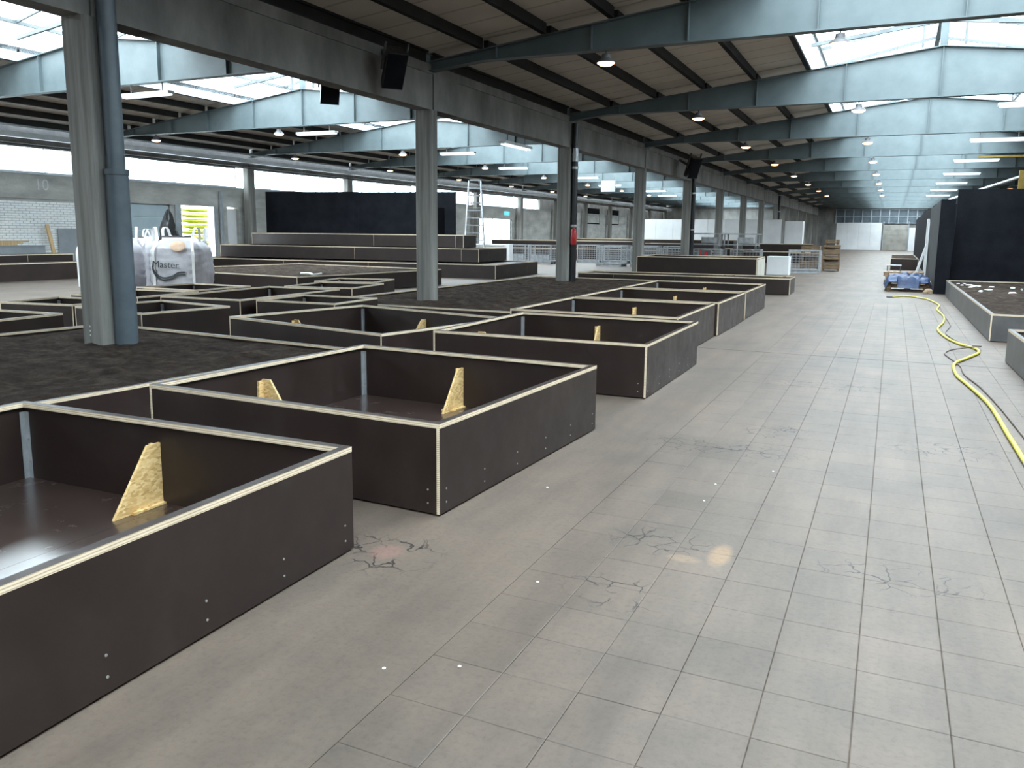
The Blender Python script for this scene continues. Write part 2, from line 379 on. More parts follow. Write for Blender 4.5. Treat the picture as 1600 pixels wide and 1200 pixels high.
def glass_mat():
    m, nt, b = new_mat('bright_roof_glazing'); L = nt.links.new
    out = nt.nodes['Material Output']
    t = N(nt, 'ShaderNodeBsdfTransparent'); t.inputs[0].default_value = (.93, .96, .97, 1)
    tl = N(nt, 'ShaderNodeBsdfTranslucent'); tl.inputs[0].default_value = (.85, .9, .92, 1)
    gl = N(nt, 'ShaderNodeBsdfGlossy'); gl.inputs['Roughness'].default_value = .08; gl.inputs[0].default_value = (.8, .85, .9, 1)
    a = N(nt, 'ShaderNodeMixShader', i_0=.12); L(t.outputs[0], a.inputs[1]); L(tl.outputs[0], a.inputs[2])
    c = N(nt, 'ShaderNodeMixShader', i_0=.04); L(a.outputs[0], c.inputs[1]); L(gl.outputs[0], c.inputs[2])
    L(c.outputs[0], out.inputs['Surface']); return m
M['glass'] = glass_mat()

# ------------------------------------------------------------------ floor with tiles
EJY = 11.5                                     # expansion joint across the aisle
TXA, TXB = TX0-4*TW, TX0+13*TW                 # tiled field in the aisle
TYA, TYB = TY0-8*TL, TY0+61*TL
XL, XR = -34., 10.4
mb = MB()
# screed left and right of the tiled field, a shallow tray under the tiles, an open joint line
def slab(x0, x1, y0, y1, z, mat):
    mb.box((x0, y0, -.25), (x1, y1, z), mat)
for (a, b) in ((Y0-.3, EJY-.009), (EJY+.009, Y1+.3)):
    slab(XL, TXA, a, b, 0, M['floor']); slab(TXB, XR, a, b, 0, M['floor'])
slab(TXA, TXB, Y0-.3, TYA, 0, M['floor']); slab(TXA, TXB, TYB, Y1+.3, 0, M['floor'])
slab(TXA, TXB, TYA, TYB, -.006, M['joint'])
slab(XL, TXA, EJY-.009, EJY+.009, -.02, M['joint']); slab(TXB, XR, EJY-.009, EJY+.009, -.02, M['joint'])
floor = tag(mb.build('floor'), 'worn grey hall floor of screed and small square tiles', kind='structure')
# single tiles
g_ = .0008
tmb = MB(); e = .003
x0, x1, y0, y1 = g_, TW-g_, g_, TL-g_
tmb.v += [(x0,y0,-.006),(x1,y0,-.006),(x1,y1,-.006),(x0,y1,-.006),(x0,y0,-.0015),(x1,y0,-.0015),(x1,y1,-.0015),(x0,y1,-.0015),(x0+e,y0+e,0),(x1-e,y0+e,0),(x1-e,y1-e,0),(x0+e,y1-e,0)]
for q in ((0,1,5,4),(1,2,6,5),(2,3,7,6),(3,0,4,7),(4,5,9,8),(5,6,10,9),(6,7,11,10),(7,4,8,11),(8,9,10,11)):
    tmb.f.append(q); tmb.m.append(tmb.mi(M['tile']))
tile_me = tmb.mesh('tile')
cells = []
for i in range(-4, 13):
    for j in range(-8, 61):
        cx, cy = TX0+(i+.5)*TW, TY0+(j+.5)*TL
        if abs(cy-EJY) < TL/2: continue
        d = Vector((cx, cy, -H)); dep = d.dot(CF)
        if dep < .5: vis = False
        else:
            u, v = CX+F*d.dot(CR)/dep, CY+F*d.dot(CD)/dep
            vis = -60 < u < 1660 and v < 1250
        cells.append((0 if vis else 1, d.length, i, j))
cells.sort()
rest = MB()
for n, (nv, _, i, j) in enumerate(cells):
    if n < 300:
        link('tile', tile_me, floor, (TX0+i*TW, TY0+j*TL, random.uniform(-.0004, .0006)))
    else:
        k = len(rest.v); dx, dy = TX0+i*TW, TY0+j*TL; dz = random.uniform(-.0004, .0006)
        rest.v += [(a+dx, b+dy, c+dz) for a, b, c in tmb.v]
        for q in tmb.f: rest.f.append(tuple(k+t for t in q)); rest.m.append(rest.mi(M['tile']))
for sgn in (-1, 1):        # cut tiles along the joint
    for i in range(-4, 13):
        j = math.floor((EJY-TY0)/TL); ya, yb = TY0+j*TL, TY0+(j+1)*TL
        lo, hi = (ya, EJY-.009) if sgn < 0 else (EJY+.009, yb)
        if hi-lo > .02: rest.box((TX0+i*TW+g_, lo+g_, -.006), (TX0+(i+1)*TW-g_, hi-g_, 0), M['tile'])
tag(rest.build('tile', floor), kind='stuff')

# ------------------------------------------------------------------ walls
def struct(o, label): return tag(o, label, kind='structure')
DY = 7.27
YC = [6.43+DY*n for n in range(-2, 14)]          # column grid
XC, XW = -8.2, -26.0
XWALL = -26.4
def wall_box(name, a, b, mat, label):
    return struct(MB().box(a, b, mat).build(name), label)
wall_box('wall_right', (9.85, Y0-.3, 0), (10.2, Y1+.3, 5.2), M['concrete'], 'grey concrete side wall behind the black partitions')
wall_box('wall_back', (XL+7, Y0-.3, 0), (9.85, Y0, 6.), M['concrete'], 'unseen grey concrete wall behind the viewer, added to keep the sky out')  # unseen wall, added so the sky does not flood in from behind
wall_front = wall_box('wall_front', (XL+7, Y1, 0), (9.85, Y1+.3, 7.), M['concrete'], 'grey concrete end wall at the far end of the hall')
# left wall: parapet band with openings (Y ranges)
DG = (22.0, 24.15); DO = (24.65, 26.45); DW = (27.25, 27.95)
BT, WB, WT = 2.56, 3.37, 4.30
mb = MB()
DV = (50.6, 56.6)
segs = [(Y0, DG[0]), (DG[1], DO[0]), (DO[1], DW[0]), (DW[1], DV[0]), (DV[1], Y1)]
for a, b in segs: mb.box((XWALL-.3, a, 0), (XWALL, b, BT), M['concrete_light'])
mb.box((XWALL-.32, Y0, BT), (XWALL+.03, Y1, WB), M['concrete_light'])
mb.box((XWALL-.36, Y0, WB), (XWALL+.06, Y1, WB+.05), M['rail'])
mb.box((XWALL-.3, Y0, WT), (XWALL, Y1, 5.15), M['lintel'])
for y in (58, 80): mb.box((XWALL-.3, y, WB+.05), (XWALL, y+.01, WT), M['concrete_light'])
mb.box((XWALL-.3, 62, WB+.05), (XWALL, Y1, WT), M['concrete'])
wall_left = struct(mb.build('wall_left'), 'white painted brick wall under a concrete band and window strip')
# bricks that stand proud on the white part
bk = MB(); row = 0; z = .02
while z < BT-.08:
    y = 15.6 + (.125 if row % 2 else 0)
    while y < DG[0]-.26:
        dx = random.uniform(.016, .026)
        bk.box((XWALL, y, z), (XWALL+dx, y+.236, z+.066), M['white_wall']); y += .25
    z += .082; row += 1
tag(bk.build('brick', wall_left), 'courses of white painted bricks', kind='stuff')
def text_obj(name, s, size, mat, parent, Mx, extrude=.002):
    cu = bpy.data.curves.new(name, 'FONT'); cu.body = s; cu.size = size; cu.extrude = extrude; cu.align_x = 'CENTER'; cu.align_y = 'CENTER'
    cu.materials.append(mat)
    tmp = bpy.data.objects.new(name, cu); me = bpy.data.meshes.new_from_object(tmp); bpy.data.objects.remove(tmp)
    o = link(name, me, parent); o.matrix_local = Mx
    return o
Mx = Matrix(((0, 0, 1, XWALL+.034), (1, 0, 0, 18.72), (0, 1, 0, 3.02), (0, 0, 0, 1)))
text_obj('stencil_number', '10', .52, M['num'], wall_left, Mx)
# windows of the strip
wn = 3
for n in range(2, len(YC)-6):
    a, b = YC[n]+.25, YC[n+1]-.25
    if b < 12: continue
    mb = MB()
    for z in (WB+.05, WT-.05): mb.box((XWALL-.2, a, z), (XWALL-.12, b, z+.05), M['rail'])
    mb.box((XWALL-.2, a, WB+.1), (XWALL-.12, a+.05, WT-.05), M['rail']); mb.box((XWALL-.2, b-.05, WB+.1), (XWALL-.12, b, WT-.05), M['rail'])
    wo = struct(mb.build('window_%d' % wn), 'strip window above the concrete band, daylight behind'); wn += 1
    k = 4
    for i in range(k):
        pa = a+.05+(b-a-.1)*i/k; pb = a+.05+(b-a-.1)*(i+1)/k
        MB().box((XWALL-.165, pa+.012, WB+.1), (XWALL-.155, pb-.012, WT-.05), M['glass']).build('pane', wo)
        if i: MB().box((XWALL-.185, pa-.012, WB+.1), (XWALL-.135, pa+.012, WT-.05), M['rail']).build('mullion', wo)
# blocking piers behind wall columns
# sectional door in the left wall
dr = struct(MB().box((XWALL-.16, DG[0], 0), (XWALL-.12, DG[1], BT), M['garage']).build('door_1'), 'pale blue sectional door beside the white brick wall')
for k in range(5):
    MB().box((XWALL-.12, DG[0]+.02, k*.51+.02), (XWALL-.08, DG[1]-.02, k*.51+.49), M['garage']).build('panel', dr)
    MB().box((XWALL-.12, DG[0]+.02, k*.51+.495), (XWALL-.075, DG[1]-.02, k*.51+.515), M['door_line']).build('joint_strip', dr)
# open doorway frame, white door
struct(MB().box((XWALL-.31, DO[0]-.28, 0), (XWALL+.05, DO[0]+.02, BT), M['rail']).box((XWALL-.31, DO[1]-.02, 0), (XWALL+.05, DO[1]+.14, BT), M['rail']).build('door_2'), 'open doorway with pale steel jambs')
d3 = struct(MB().box((XWALL-.2, DW[0], 0), (XWALL-.15, DW[1], 2.5), M['white_panel']).build('door_3'), 'plain white door near the black wall')
MB().box((XWALL-.15, DW[0]+.06, 1.0), (XWALL-.09, DW[0]+.18, 1.03), M['galv']).build('door_handle', d3)
d5 = struct(MB().box((XWALL-.2, DV[0], 0), (XWALL-.1, DV[0]+.08, BT), M['rail']).box((XWALL-.2, DV[1]-.08, 0), (XWALL-.1, DV[1], BT), M['rail']).box((XWALL-.2, DV[0], 0), (XWALL-.1, DV[1], .12), M['rail']).build('door_5'), 'wide glazed door bright with daylight beyond the step ladder')
for i in range(4):
    a, b = DV[0]+.08+(DV[1]-DV[0]-.16)*i/4, DV[0]+.08+(DV[1]-DV[0]-.16)*(i+1)/4
    MB().box((XWALL-.16, a+.03, .12), (XWALL-.15, b-.03, BT-.02), M['glass']).build('pane', d5)
    if i: MB().box((XWALL-.18, a-.03, .12), (XWALL-.12, a+.03, BT), M['rail']).build('mullion', d5)
for i, (a, b) in enumerate(((66.5, 70.5), (72.6, 77.0), (79.5, 83.2))):  # flat black panels paint the shade inside dark wall openings
    wd = struct(MB().box((XWALL, a, 2.45), (XWALL+.02, b, 3.95), M['hatch']).build('window_%d' % (70+i)), 'dark opening painted as a flat black panel high in the far left wall')
    for y_ in (a, b-.06): MB().box((XWALL, y_, 2.45), (XWALL+.05, y_+.06, 3.95), M['lintel']).build('frame_post', wd)
tag(MB().box((XWALL+.05, 26.75, 0), (XWALL+.17, 26.87, 3.2), M['rail']).build('steel_post'), 'pale steel post standing by the open doorway', 'post')

# ------------------------------------------------------------------ columns, beams
def col_mesh(wx, wy, h):
    mb = MB(); c = .025
    poly = [(-wx+c, -wy), (wx-c, -wy), (wx, -wy+c), (wx, wy-c), (wx-c, wy), (-wx+c, wy), (-wx, wy-c), (-wx, -wy+c)]
    mb.prism(poly, 'z', 0, h, M['column']); return mb
SOF = 3.86
cm = col_mesh(.18, .125, SOF).mesh('column')
for n, y in enumerate(YC):
    if y < 6: continue
    k = n-2
    t = link('concrete_column', None, None, (XC, y, 0))
    link('shaft', cm, t)
    if k == 0:
        tag(t, 'stained concrete column with a wide blue-grey drainpipe, in the near soil bed', 'column')
        pp = MB().tube([(.27, .10, 0), (.27, .10, 2.22)], .125, M['pipe_steel'], 20).tube([(.27, .10, 2.2), (.27, .10, 4.6)], .10, M['pipe_steel'], 20).tube([(.27, .10, 2.19), (.27, .10, 2.25)], .135, M['pipe_steel'], 20).build('drainpipe', t, smooth=True)
        for q in range(3): MB().box((-.05, -.1265, .38+q*.05), (-.035, -.125, .40+q*.05), M['plaster_bits']).build('paint_mark', t)
    elif k == 1: tag(t, 'bare concrete column rising from the soil bed behind the row of boxes', 'column')
    elif k in (2, 4, 8):
        tag(t, {2: 'concrete column with black drainpipe and red fire extinguisher', 4: 'concrete column with black drainpipe behind the grey steel racks', 8: 'far concrete column with black drainpipe'}[k], 'column')
        pp = MB().tube([(.26, .06, .02), (.26, .06, 3.4), (.24, .06, 3.9), (.26, .06, 4.5)], .085, M['black_pipe'], 14).build('drainpipe', t, smooth=True)
        for z in (1.75, 3.3): MB().tube([(.26, .06, z), (.26, .06, z+.07)], .095, M['galv'], 14).build('pipe_clamp', t)
        if k == 2: MB().tube([(.26, .06, 3.5), (.26, .06, 3.85)], .092, M['galv'], 14).build('pipe_clamp', t)
    else: tag(t, 'plain concrete column in the long row dividing the two naves', 'column', 'dividing columns')
cl = col_mesh(.16, .2, 4.6).mesh('wall_column')
for n, y in enumerate(YC):
    if y < 12: continue
    t = tag(link('wall_column', cl, None, (XW, y, 0)), 'concrete wall column standing at the window strip', 'column', 'wall columns of the left nave')
# longitudinal concrete beams
bm_ = MB(); bm_.box((-.15, 0, SOF), (.15, DY-.01, 4.50), M['concrete']); bm_.box((-.17, 0, SOF), (.17, .9, 4.52), M['concrete']); 
bme = bm_.mesh('beam')
for n, y in enumerate(YC[:-1]):
    tag(link('concrete_beam', bme, None, (XC, y, 0)), 'stained concrete beam spanning between two dividing columns', 'beam', 'beams along the dividing columns')
bme2 = MB().box((-.12, 0, 4.3), (.12, DY-.01, 4.62), M['concrete']).mesh('wall_beam')
for n, y in enumerate(YC[:-1]):
    if y > 10: tag(link('concrete_beam', bme2, None, (XW, y, 0)), 'concrete edge beam above the strip windows of the left nave', 'beam', 'edge beams of the left nave')

# ------------------------------------------------------------------ steel girders
def girder_meshes(zb, zt0, zt1):
    out = []
    prof = [(-HW, zb-.12), (-HW+1.2, zb), (HW-1.2, zb), (HW, zb-.12), (HW, zt0), (0, zt1), (-HW, zt0)]
    out.append(('web', MB().prism(prof, 'y', -.006, .006, M['steel']).mesh('web')))
    fl = MB()
    pts = [(-HW, zb-.12), (-HW+1.2, zb), (HW-1.2, zb), (HW, zb-.12)]
    for (xa, za), (xb, zc) in zip(pts, pts[1:]): fl.prism([(xa, za-.018), (xb, zc-.018), (xb, zc), (xa, za)], 'y', -.10, .10, M['steel'])
    out.append(('bottom_flange', fl.mesh('bottom_flange')))
    tf = MB()
    for s in (-1, 1): tf.prism([(s*HW, zt0), (0, zt1), (0, zt1+.02), (s*HW, zt0+.02)], 'y', -.10, .10, M['steel'])
    out.append(('top_flange', tf.mesh('top_flange')))
    for xo in (-7.4, -5.6, -3.95, -1.97, 0, 1.97, 3.95, 5.6, 7.4):
        zt = zt1-(zt1-zt0)*abs(xo)/HW
        out.append(('stiffener', MB().box((xo-.006, -.09, zb), (xo+.006, .09, zt), M['steel']).mesh('stiffener')))
    return out
GM = girder_meshes(4.68, 4.70, 5.74); GL = girder_meshes(4.84, 4.86, 5.92)
for cx, gm, txt, grp in ((CXM, GM, 'tapered blue-grey steel roof girder across the main nave', 'girders of the main nave'), (CXL, GL, 'tapered blue-grey steel roof girder across the left nave', 'girders of the left nave')):
    for n, y in enumerate(YC):
        if y < 0: continue
        own = {(CXM, 3): 'tapered steel girder of the main nave ending above the bare column in the soil bed', (CXM, 4): 'tapered steel girder of the main nave ending above the column with the red extinguisher', (CXL, 3): 'tapered steel girder of the left nave level with the bare column in the soil bed', (CXL, 4): 'tapered steel girder of the left nave level with the red extinguisher column'}
        t = thing('roof_girder', own.get((cx, n), txt), 'girder', (cx, y, 0), 0, grp)
        for nm, me in gm: link(nm, me, t)
# short bearing blocks on the beam for the left nave
# ------------------------------------------------------------------ roofs: deck panels, purlins, lanterns
def roof(cx, zt0, zt1, name, label, first):
    sl = (zt1-zt0)/HW
    def zt(x): return zt1 - sl*abs(x) + .02
    PX = [LH+.02, 4.03, 5.24, 6.46, 7.69, HW-.02]
    mb = MB()
    for s in (-1, 1):
        pr = [(cx+s*LH, zt(LH)+.30), (cx+s*HW, zt(HW)+.30), (cx+s*HW, zt(HW)+.36), (cx+s*LH, zt(LH)+.36)]
        mb.prism(pr, 'y', Y0, Y1, M['purlin'])
    root = struct(mb.build(name), label)
    pm = MB().box((-.045, .1, 0), (.045, DY-.1, .18), M['purlin']).box((-.05, .1, .0), (.05, DY-.1, .012), M['purlin']).mesh('purlin')
    pan = {}
    for n, y in enumerate(YC[:-1]):
        for s in (-1, 1):
            if s > 0 and first is False and False: continue
            for i, x in enumerate(PX):
                link('purlin', pm, root, (cx+s*x, y, zt(x)))
                if i < len(PX)-1:
                    if (s, i) not in pan:
                        xa, xb = x+.0, PX[i+1]
                        pan[(s, i)] = MB().prism([(s*xa, zt(xa)+.185), (s*xb, zt(xb)+.185), (s*xb, zt(xb)+.25), (s*xa, zt(xa)+.25)], 'y', .03, DY-.03, M['roof']).mesh('deck_panel')
                    link('deck_panel', pan[(s, i)], root, (cx, y, 0))
    return zt(LH)
zlm = roof(CXM, 4.70, 5.74, 'ceiling', 'grey boarded roof of the main nave on dark purlins', True)
zll = roof(CXL, 4.86, 5.92, 'ceiling.001', 'grey boarded roof of the left nave on dark purlins', False)
def lantern(cx, z0, num, label, ridge):
    zu, zr = z0+.95, z0+1.55
    mb = MB()
    for s in (-1, 1):
        mb.box((cx+s*LH-.06, Y0, z0), (cx+s*LH+.06, Y1, z0+.22), M['rail'])            # curb
        mb.box((cx+s*LH-.05, Y0, zu-.06), (cx+s*LH+.05, Y1, zu+.02), M['glass_bar'])   # eaves bar
    mb.box((cx-.06, Y0, zr-.1), (cx+.06, Y1, zr+.03), M['glass_bar'])
    root = struct(mb.build('window_%d' % num), label)
    k = 3; st = DY/k
    pv = MB().box((-.006, .03, z0+.24), (.006, st-.03, zu-.07), M['glass']).mesh('pane')
    pr = {s: MB().prism([(s*.07, zr), (s*(LH-.02), zu+.03), (s*(LH-.02), zu+.042), (s*.07, zr+.012)], 'y', .03, st-.03, M['glass']).mesh('pane') for s in (-1, 1)}
    bar = {s: MB().prism([(s*.06, zr-.07), (s*LH, zu-.05), (s*LH, zu+.03), (s*.06, zr+.01)], 'y', -.025, .025, M['glass_bar']).mesh('glazing_bar') for s in (-1, 1)}
    tie = MB().prism([(-LH, zu-.35), (0, zr-.62), (LH, zu-.35), (LH, zu-.43), (0, zr-.72), (-LH, zu-.43)], 'y', -.04, .04, M['glass_bar']).mesh('frame_rafter')
    post = MB().box((-.08, -.06, ridge), (.08, .06, zr-.05), M['steel']).box((-.45, -.03, ridge), (-.39, .03, zr-.2), M['glass_bar']).box((.39, -.03, ridge), (.45, .03, zr-.2), M['glass_bar']).mesh('ridge_post')
    for n, y in enumerate(YC[:-1]):
        if y >= 0:
            link('ridge_post', post, root, (cx, y, 0)); link('frame_rafter', tie, root, (cx, y, 0))
        for i in range(k):
            yy = y+i*st
            for s in (-1, 1):
                link('pane', pv, root, (cx+s*LH, yy, 0)); link('pane', pr[s], root, (cx, yy, 0))
                link('glazing_bar', bar[s], root, (cx, yy, 0))
lantern(CXM, zlm, 1, 'glazed roof lantern along the ridge of the main nave', 5.76)
lantern(CXL, zll, 2, 'glazed roof lantern along the ridge of the left nave', 5.94)
# upstand between the two roofs above the dividing beam and at the eaves
struct(MB().box((XC-.12, Y0, 4.52), (XC+.12, Y1, 4.69), M['concrete']).build('trim_1'), 'concrete upstand above the dividing beams')

# ------------------------------------------------------------------ plant boxes
SH = {}
def plant_box(name, label, c, rz, lx, ly, h, group, osb=True, sheets=True, screws=False, th=.021, sheet_n=2, cat='plant box', film=None):
    t = thing(name, label, cat, (c[0], c[1], 0), rz, group)
    X, Y = lx/2, ly/2; ct = .028; cw = .045
    z0 = .012; z1 = h-ct; f, p = film or M['film'], M['ply']
    for s in (-1, 1):
        a, b = (X-th, X) if s > 0 else (-X, -X+th)
        MB().box((a, -Y, z0), (b, Y, z1), p, {'x': f, 'X': f}).build('side_panel', t)
        a, b = (Y-th, Y) if s > 0 else (-Y, -Y+th)
        MB().box((-X+th, a, z0), (X-th, b, z1), p, {'y': f, 'Y': f}).build('side_panel', t)
        a, b = (X-cw, X) if s > 0 else (-X, -X+cw)
        MB().box((a, -Y, z1), (b, Y, h), p, {'Z': f}).build('rim_strip', t)
        a, b = (Y-cw, Y) if s > 0 else (-Y, -Y+cw)
        MB().box((-X+cw+.001, a, z1), (X-cw-.001, b, h), p, {'Z': f}).build('rim_strip', t)
    if sheets:
        for i in range(sheet_n):
            a = -X+th+(lx-2*th)*i/sheet_n; b = -X+th+(lx-2*th)*(i+1)/sheet_n
            MB().box((a+.001, -Y+th, z0), (b-.001, Y-th, .06), M['film_floor']).build('floor_sheet', t)
        MB().box((-X+.06, -Y+.06, 0), (X-.06, Y-.06, z0), M['purlin']).build('skid', t)
        ang = MB().box((-.006, -.03, 0), (.0, .0, h-.12), M['galv']).box((.0, -.003, 0), (.032, .003, h-.12), M['galv'])
        # corner angles
        for sx in (-1, 1):
            for sy in (-1, 1):
                mb = MB(); x = sx*(X-th); y = sy*(Y-th)
                mb.box((min(x, x-sx*.035), min(y, y-sy*.003), .06), (max(x, x-sx*.035), max(y, y-sy*.003), h-.06), M['galv'])
                mb.box((min(x, x-sx*.003), min(y, y-sy*.035), .06), (max(x, x-sx*.003), max(y, y-sy*.035), h-.06), M['galv'])
                an = mb.build('corner_angle', t)
                for q in (.16, .30, .42):
                    if q < h-.08: MB().box((x-sx*.022-.005, y-sy*.006-.002, q), (x-sx*.022+.005, y-sy*.003+.002, q+.01), M['screw']).build('screw', an)
    if osb:
        hh = h-.125
        pr = [(0, .06), (-.28, .06), (-.06, hh+.0), (0, hh)]
        def brack(wx, wy, ang):
            mb = MB(); o_ = M['osb']
            poly = [(0, .061), (-.33, .061), (-.085, hh), (0, hh)]
            mb.prism(poly, 'x', -.009, .009, o_)
            mb.box((-.062, -.25, .061), (-.009, -.0, .079), o_); mb.box((-.062, -.018, .079), (-.009, 0, hh-.01), o_); mb.box((.009, -.22, .061), (.03, 0, .073), o_)
            b = mb.build('bracket', t, (wx, wy, 0), ang); return b
        brack(-lx*.03, Y-th-.001, 0); brack(-X+th+.001, -ly*.06, PI/2)
        brack(-lx*.04, -Y+th+.001, PI); brack(X-th-.001, -ly*.04, -PI/2)
    if screws:
        sm_ = SH.setdefault('screw', MB().tube([(0, 0, -.001), (0, 0, .0025)], .0055, M['screw'], 8).mesh('screw'))
        for i in range(6):
            yy = -Y+.07+(ly-.14)*i/5
            for z in (.07, .15):
                o = link('screw', sm_, t, (X+.0005, yy, z)); o.rotation_euler = (0, PI/2, 0)
        for i in range(5):
            xx = -X+.08+(lx-.16)*i/4
            for z in (.07, .15):
                o = link('screw', sm_, t, (xx, -Y-.0005, z)); o.rotation_euler = (PI/2, 0, 0)
    return t
GR = 'plant boxes along the aisle'
TT = .54
plant_box('plant_box', 'dark brown plywood box with glossy floor and a strip of daylight on it', (-3.565, 1.98), math.radians(.8), 2.43, 2.44, TT, GR, screws=True)
plant_box('plant_box', 'dark brown plywood box turned slightly out of line, between two others along the aisle', (-3.345, 5.055), math.radians(-2.6), 2.37, 2.36, TT, GR, screws=True)
plant_box('plant_box', 'dark brown plywood box by the aisle just before the floor joint, two brackets showing', (-3.28, 8.77), math.radians(.5), 2.38, 2.38, TT, GR, screws=True)
plant_box('plant_box', 'dark brown plywood box at the aisle just past the floor joint', (-3.63, 11.55), math.radians(.5), 2.38, 2.5, TT, GR)
plant_box('plant_box', 'second brown plywood box past the floor joint, beside the long soil bed', (-3.63, 14.24), math.radians(.3), 2.42, 2.6, TT, GR)
plant_box('plant_box', 'last brown plywood box of the aisle row, before the long low planter', (-3.67, 17.1), math.radians(.3), 2.44, 2.7, TT, GR)
GL_ = 'plant boxes of the left cluster'
LT = .47
k_ = (H-LT)/(H-.54)
plant_box('plant_box', 'wide brown plywood box set askew between the two soil beds', (-6.22, 8.93), math.radians(-12), 2.86, 2.36, LT, GL_)
def quadbox(F_, L_, B_, R_, label, osb=False, shrink=0.):
    pts = [G(u, v, LT) for u, v in (F_, L_, B_, R_)]
    c = sum(pts, Vector())/4
    uu = ((pts[0]-pts[1])+(pts[3]-pts[2]))/2; vv = ((pts[2]-pts[1])+(pts[3]-pts[0]))/2
    a1 = math.atan2(uu.y, uu.x); a2 = math.atan2(vv.y, vv.x)-PI/2; a = (a1+a2)/2
    return plant_box('plant_box', label, (c.x, c.y), a, uu.length-shrink, vv.length-shrink, LT, GL_, osb=osb)
def wpx(p): 
    d = Vector((p[0], p[1], LT-H)); k = d.dot(CF); return (CX+F*d.dot(CR)/k, CY+F*d.dot(CD)/k)
def par(a, b, c):  # fourth corner: a + c - b in the plane of the rims
    q = G(*a, LT)+G(*c, LT)-G(*b, LT); return wpx(q)
quadbox((386, 469), (270, 463), (413, 445), (513, 452), 'long brown plywood box with one OSB bracket in the left cluster', True, .06)
quadbox((219, 490), par((219, 490), (352, 478), (256, 468)), (256, 468), (352, 478), 'small brown plywood box right behind the drainpipe column')
quadbox((113, 477), (8, 471), (92, 462), par((113, 477), (8, 471), (92, 462)), 'small brown plywood box left of the drainpipe column, nearer the pale floor', shrink=.05)
plant_box('plant_box', 'small brown plywood box at the left rim of the near soil bed', (-10.75, 6.55), math.radians(4), 1.55, 1.35, LT, GL_, osb=False)
plant_box('plant_box', 'small brown plywood box in front of the white bulk bags', (-12.62, 12.05), math.radians(-2), 1.62, 1.42, LT, GL_, osb=False)
plant_box('plant_box', 'small brown plywood box between the bulk bags and the drainpipe column', (-12.2, 10.3), math.radians(5), 1.5, 1.45, LT, GL_, osb=False)
quadbox((526, 475), (406, 468), (474, 459), (583, 465), 'small brown plywood box touching the wide askew box', shrink=.04)
quadbox((556, 451), (455, 446), (497, 439.5), (590, 442.5), 'nearer of two small brown boxes before the rear soil bed', shrink=.05)
quadbox((590, 441.5), (497, 438.5), (524, 433), (611, 436), 'farther of two small brown boxes before the rear soil bed', shrink=.1)

# ------------------------------------------------------------------ soil beds
def soil(label, c, rz, lx, ly, z, amp=.05, n=90, holes=()):
    mb = MB(); nx = n; ny = max(20, int(n*ly/lx))
    for j in range(ny+1):
        for i in range(nx+1):
            x, y = -lx/2+lx*i/nx, -ly/2+ly*j/ny
            p = Vector((x+c[0], y+c[1], 0))
            h = noise.fractal(p*1.3, 1., 2., 5)*amp + noise.fractal(p*6, 1., 2., 3)*amp*.45
            e = min(lx/2-abs(x), ly/2-abs(y)); h = h if e > .15 else h*.4
            mb.v.append((x, y, h))
    mi = mb.mi(M['soil'])
    for j in range(ny):
        for i in range(nx):
            a = j*(nx+1)+i; mb.f.append((a, a+1, a+nx+2, a+nx+1)); mb.m.append(mi)
    return tag(mb.build('soil', None, (c[0], c[1], z), rz, True), label, 'soil', kind='stuff')
def bed(label, c, rz, lx, ly, h, soil_label, sz=None, name='soil_bed', seams=(), film=None):
    t = plant_box(name, label, c, rz, lx, ly, h, 'low soil beds', osb=False, sheets=False, cat='planter', film=film)
    for s in seams:
        MB().box((s-.002, -ly/2-.002, .012), (s+.002, -ly/2, h-.03), M['ply']).build('panel_seam', t)
    soil(soil_label, c, rz, lx-.05, ly-.05, (sz or h-.045), n=int(min(150, max(60, lx*22))))
    return t
bed('low planter frame around the drainpipe column', (-7.66, 5.05), math.radians(-5), 4.3, 4.75, .33, 'dark peat soil filling the bed around the drainpipe column')
bed('long low planter frame beside the aisle boxes, two columns in it', (-7.28, 17.0), math.radians(0), 4.5, 10.3, .33, 'dark peat soil filling the long bed with two columns')
u_ = Vector((-.99, .139, 0)); v_ = Vector((.139, .99, 0)); FRc = Vector((-13.1, 15.75, 0)); cc = FRc+u_*3.1+v_*2.85
bed('planter with soil between the bulk bags and the stepped tiers', cc, math.radians(-8), 6.2, 5.7, .48, 'dark soil in the planter before the stepped tiers')
bed('long low planter crossing behind the aisle row of boxes', (-5.42, 23.45), math.radians(1.2), 6.0, 1.45, .45, 'dark soil in the long planter behind the aisle row', seams=(-.1, -1.9))
# right side beds
bed('brown planter with sheen painted in grey, soil-filled, along the black wall', (3.2, 19.75), math.radians(.3), 3.55, 10.7, .43, 'brown soil with white crumbs in the planter by the black wall', sz=.37, film=M['film_sheen'])
bed('brown planter corner with sheen painted in grey, at the right of the aisle, beside the yellow hose', (3.2, 10.85), math.radians(.8), 3.5, 2.6, .43, 'brown soil in the planter beside the hose', sz=.37, film=M['film_sheen'])
for i in range(34):
    x = random.uniform(1.75, 4.7); y = random.uniform(20.8, 23.6)
    if i > 24: x, y = random.uniform(1.6, 2.2), random.uniform(22.5, 24.5)
    r = random.uniform(.03, .10); mb = MB()
    mb.lathe([(r*.8, -.02), (r, .0), (r*.55, .018)], M['plaster_bits'], 6)
    for q in range(len(mb.v)):
        a = mb.v[q]; mb.v[q] = (a[0]*random.uniform(.7, 1.5), a[1]*random.uniform(.6, 1.2), a[2])
    tag(mb.build('plaster_lump', None, (x, y, .385), random.uniform(0, 3)), 'white plaster lump lying on the soil by the black wall', 'lump', 'white lumps on the right soil bed')
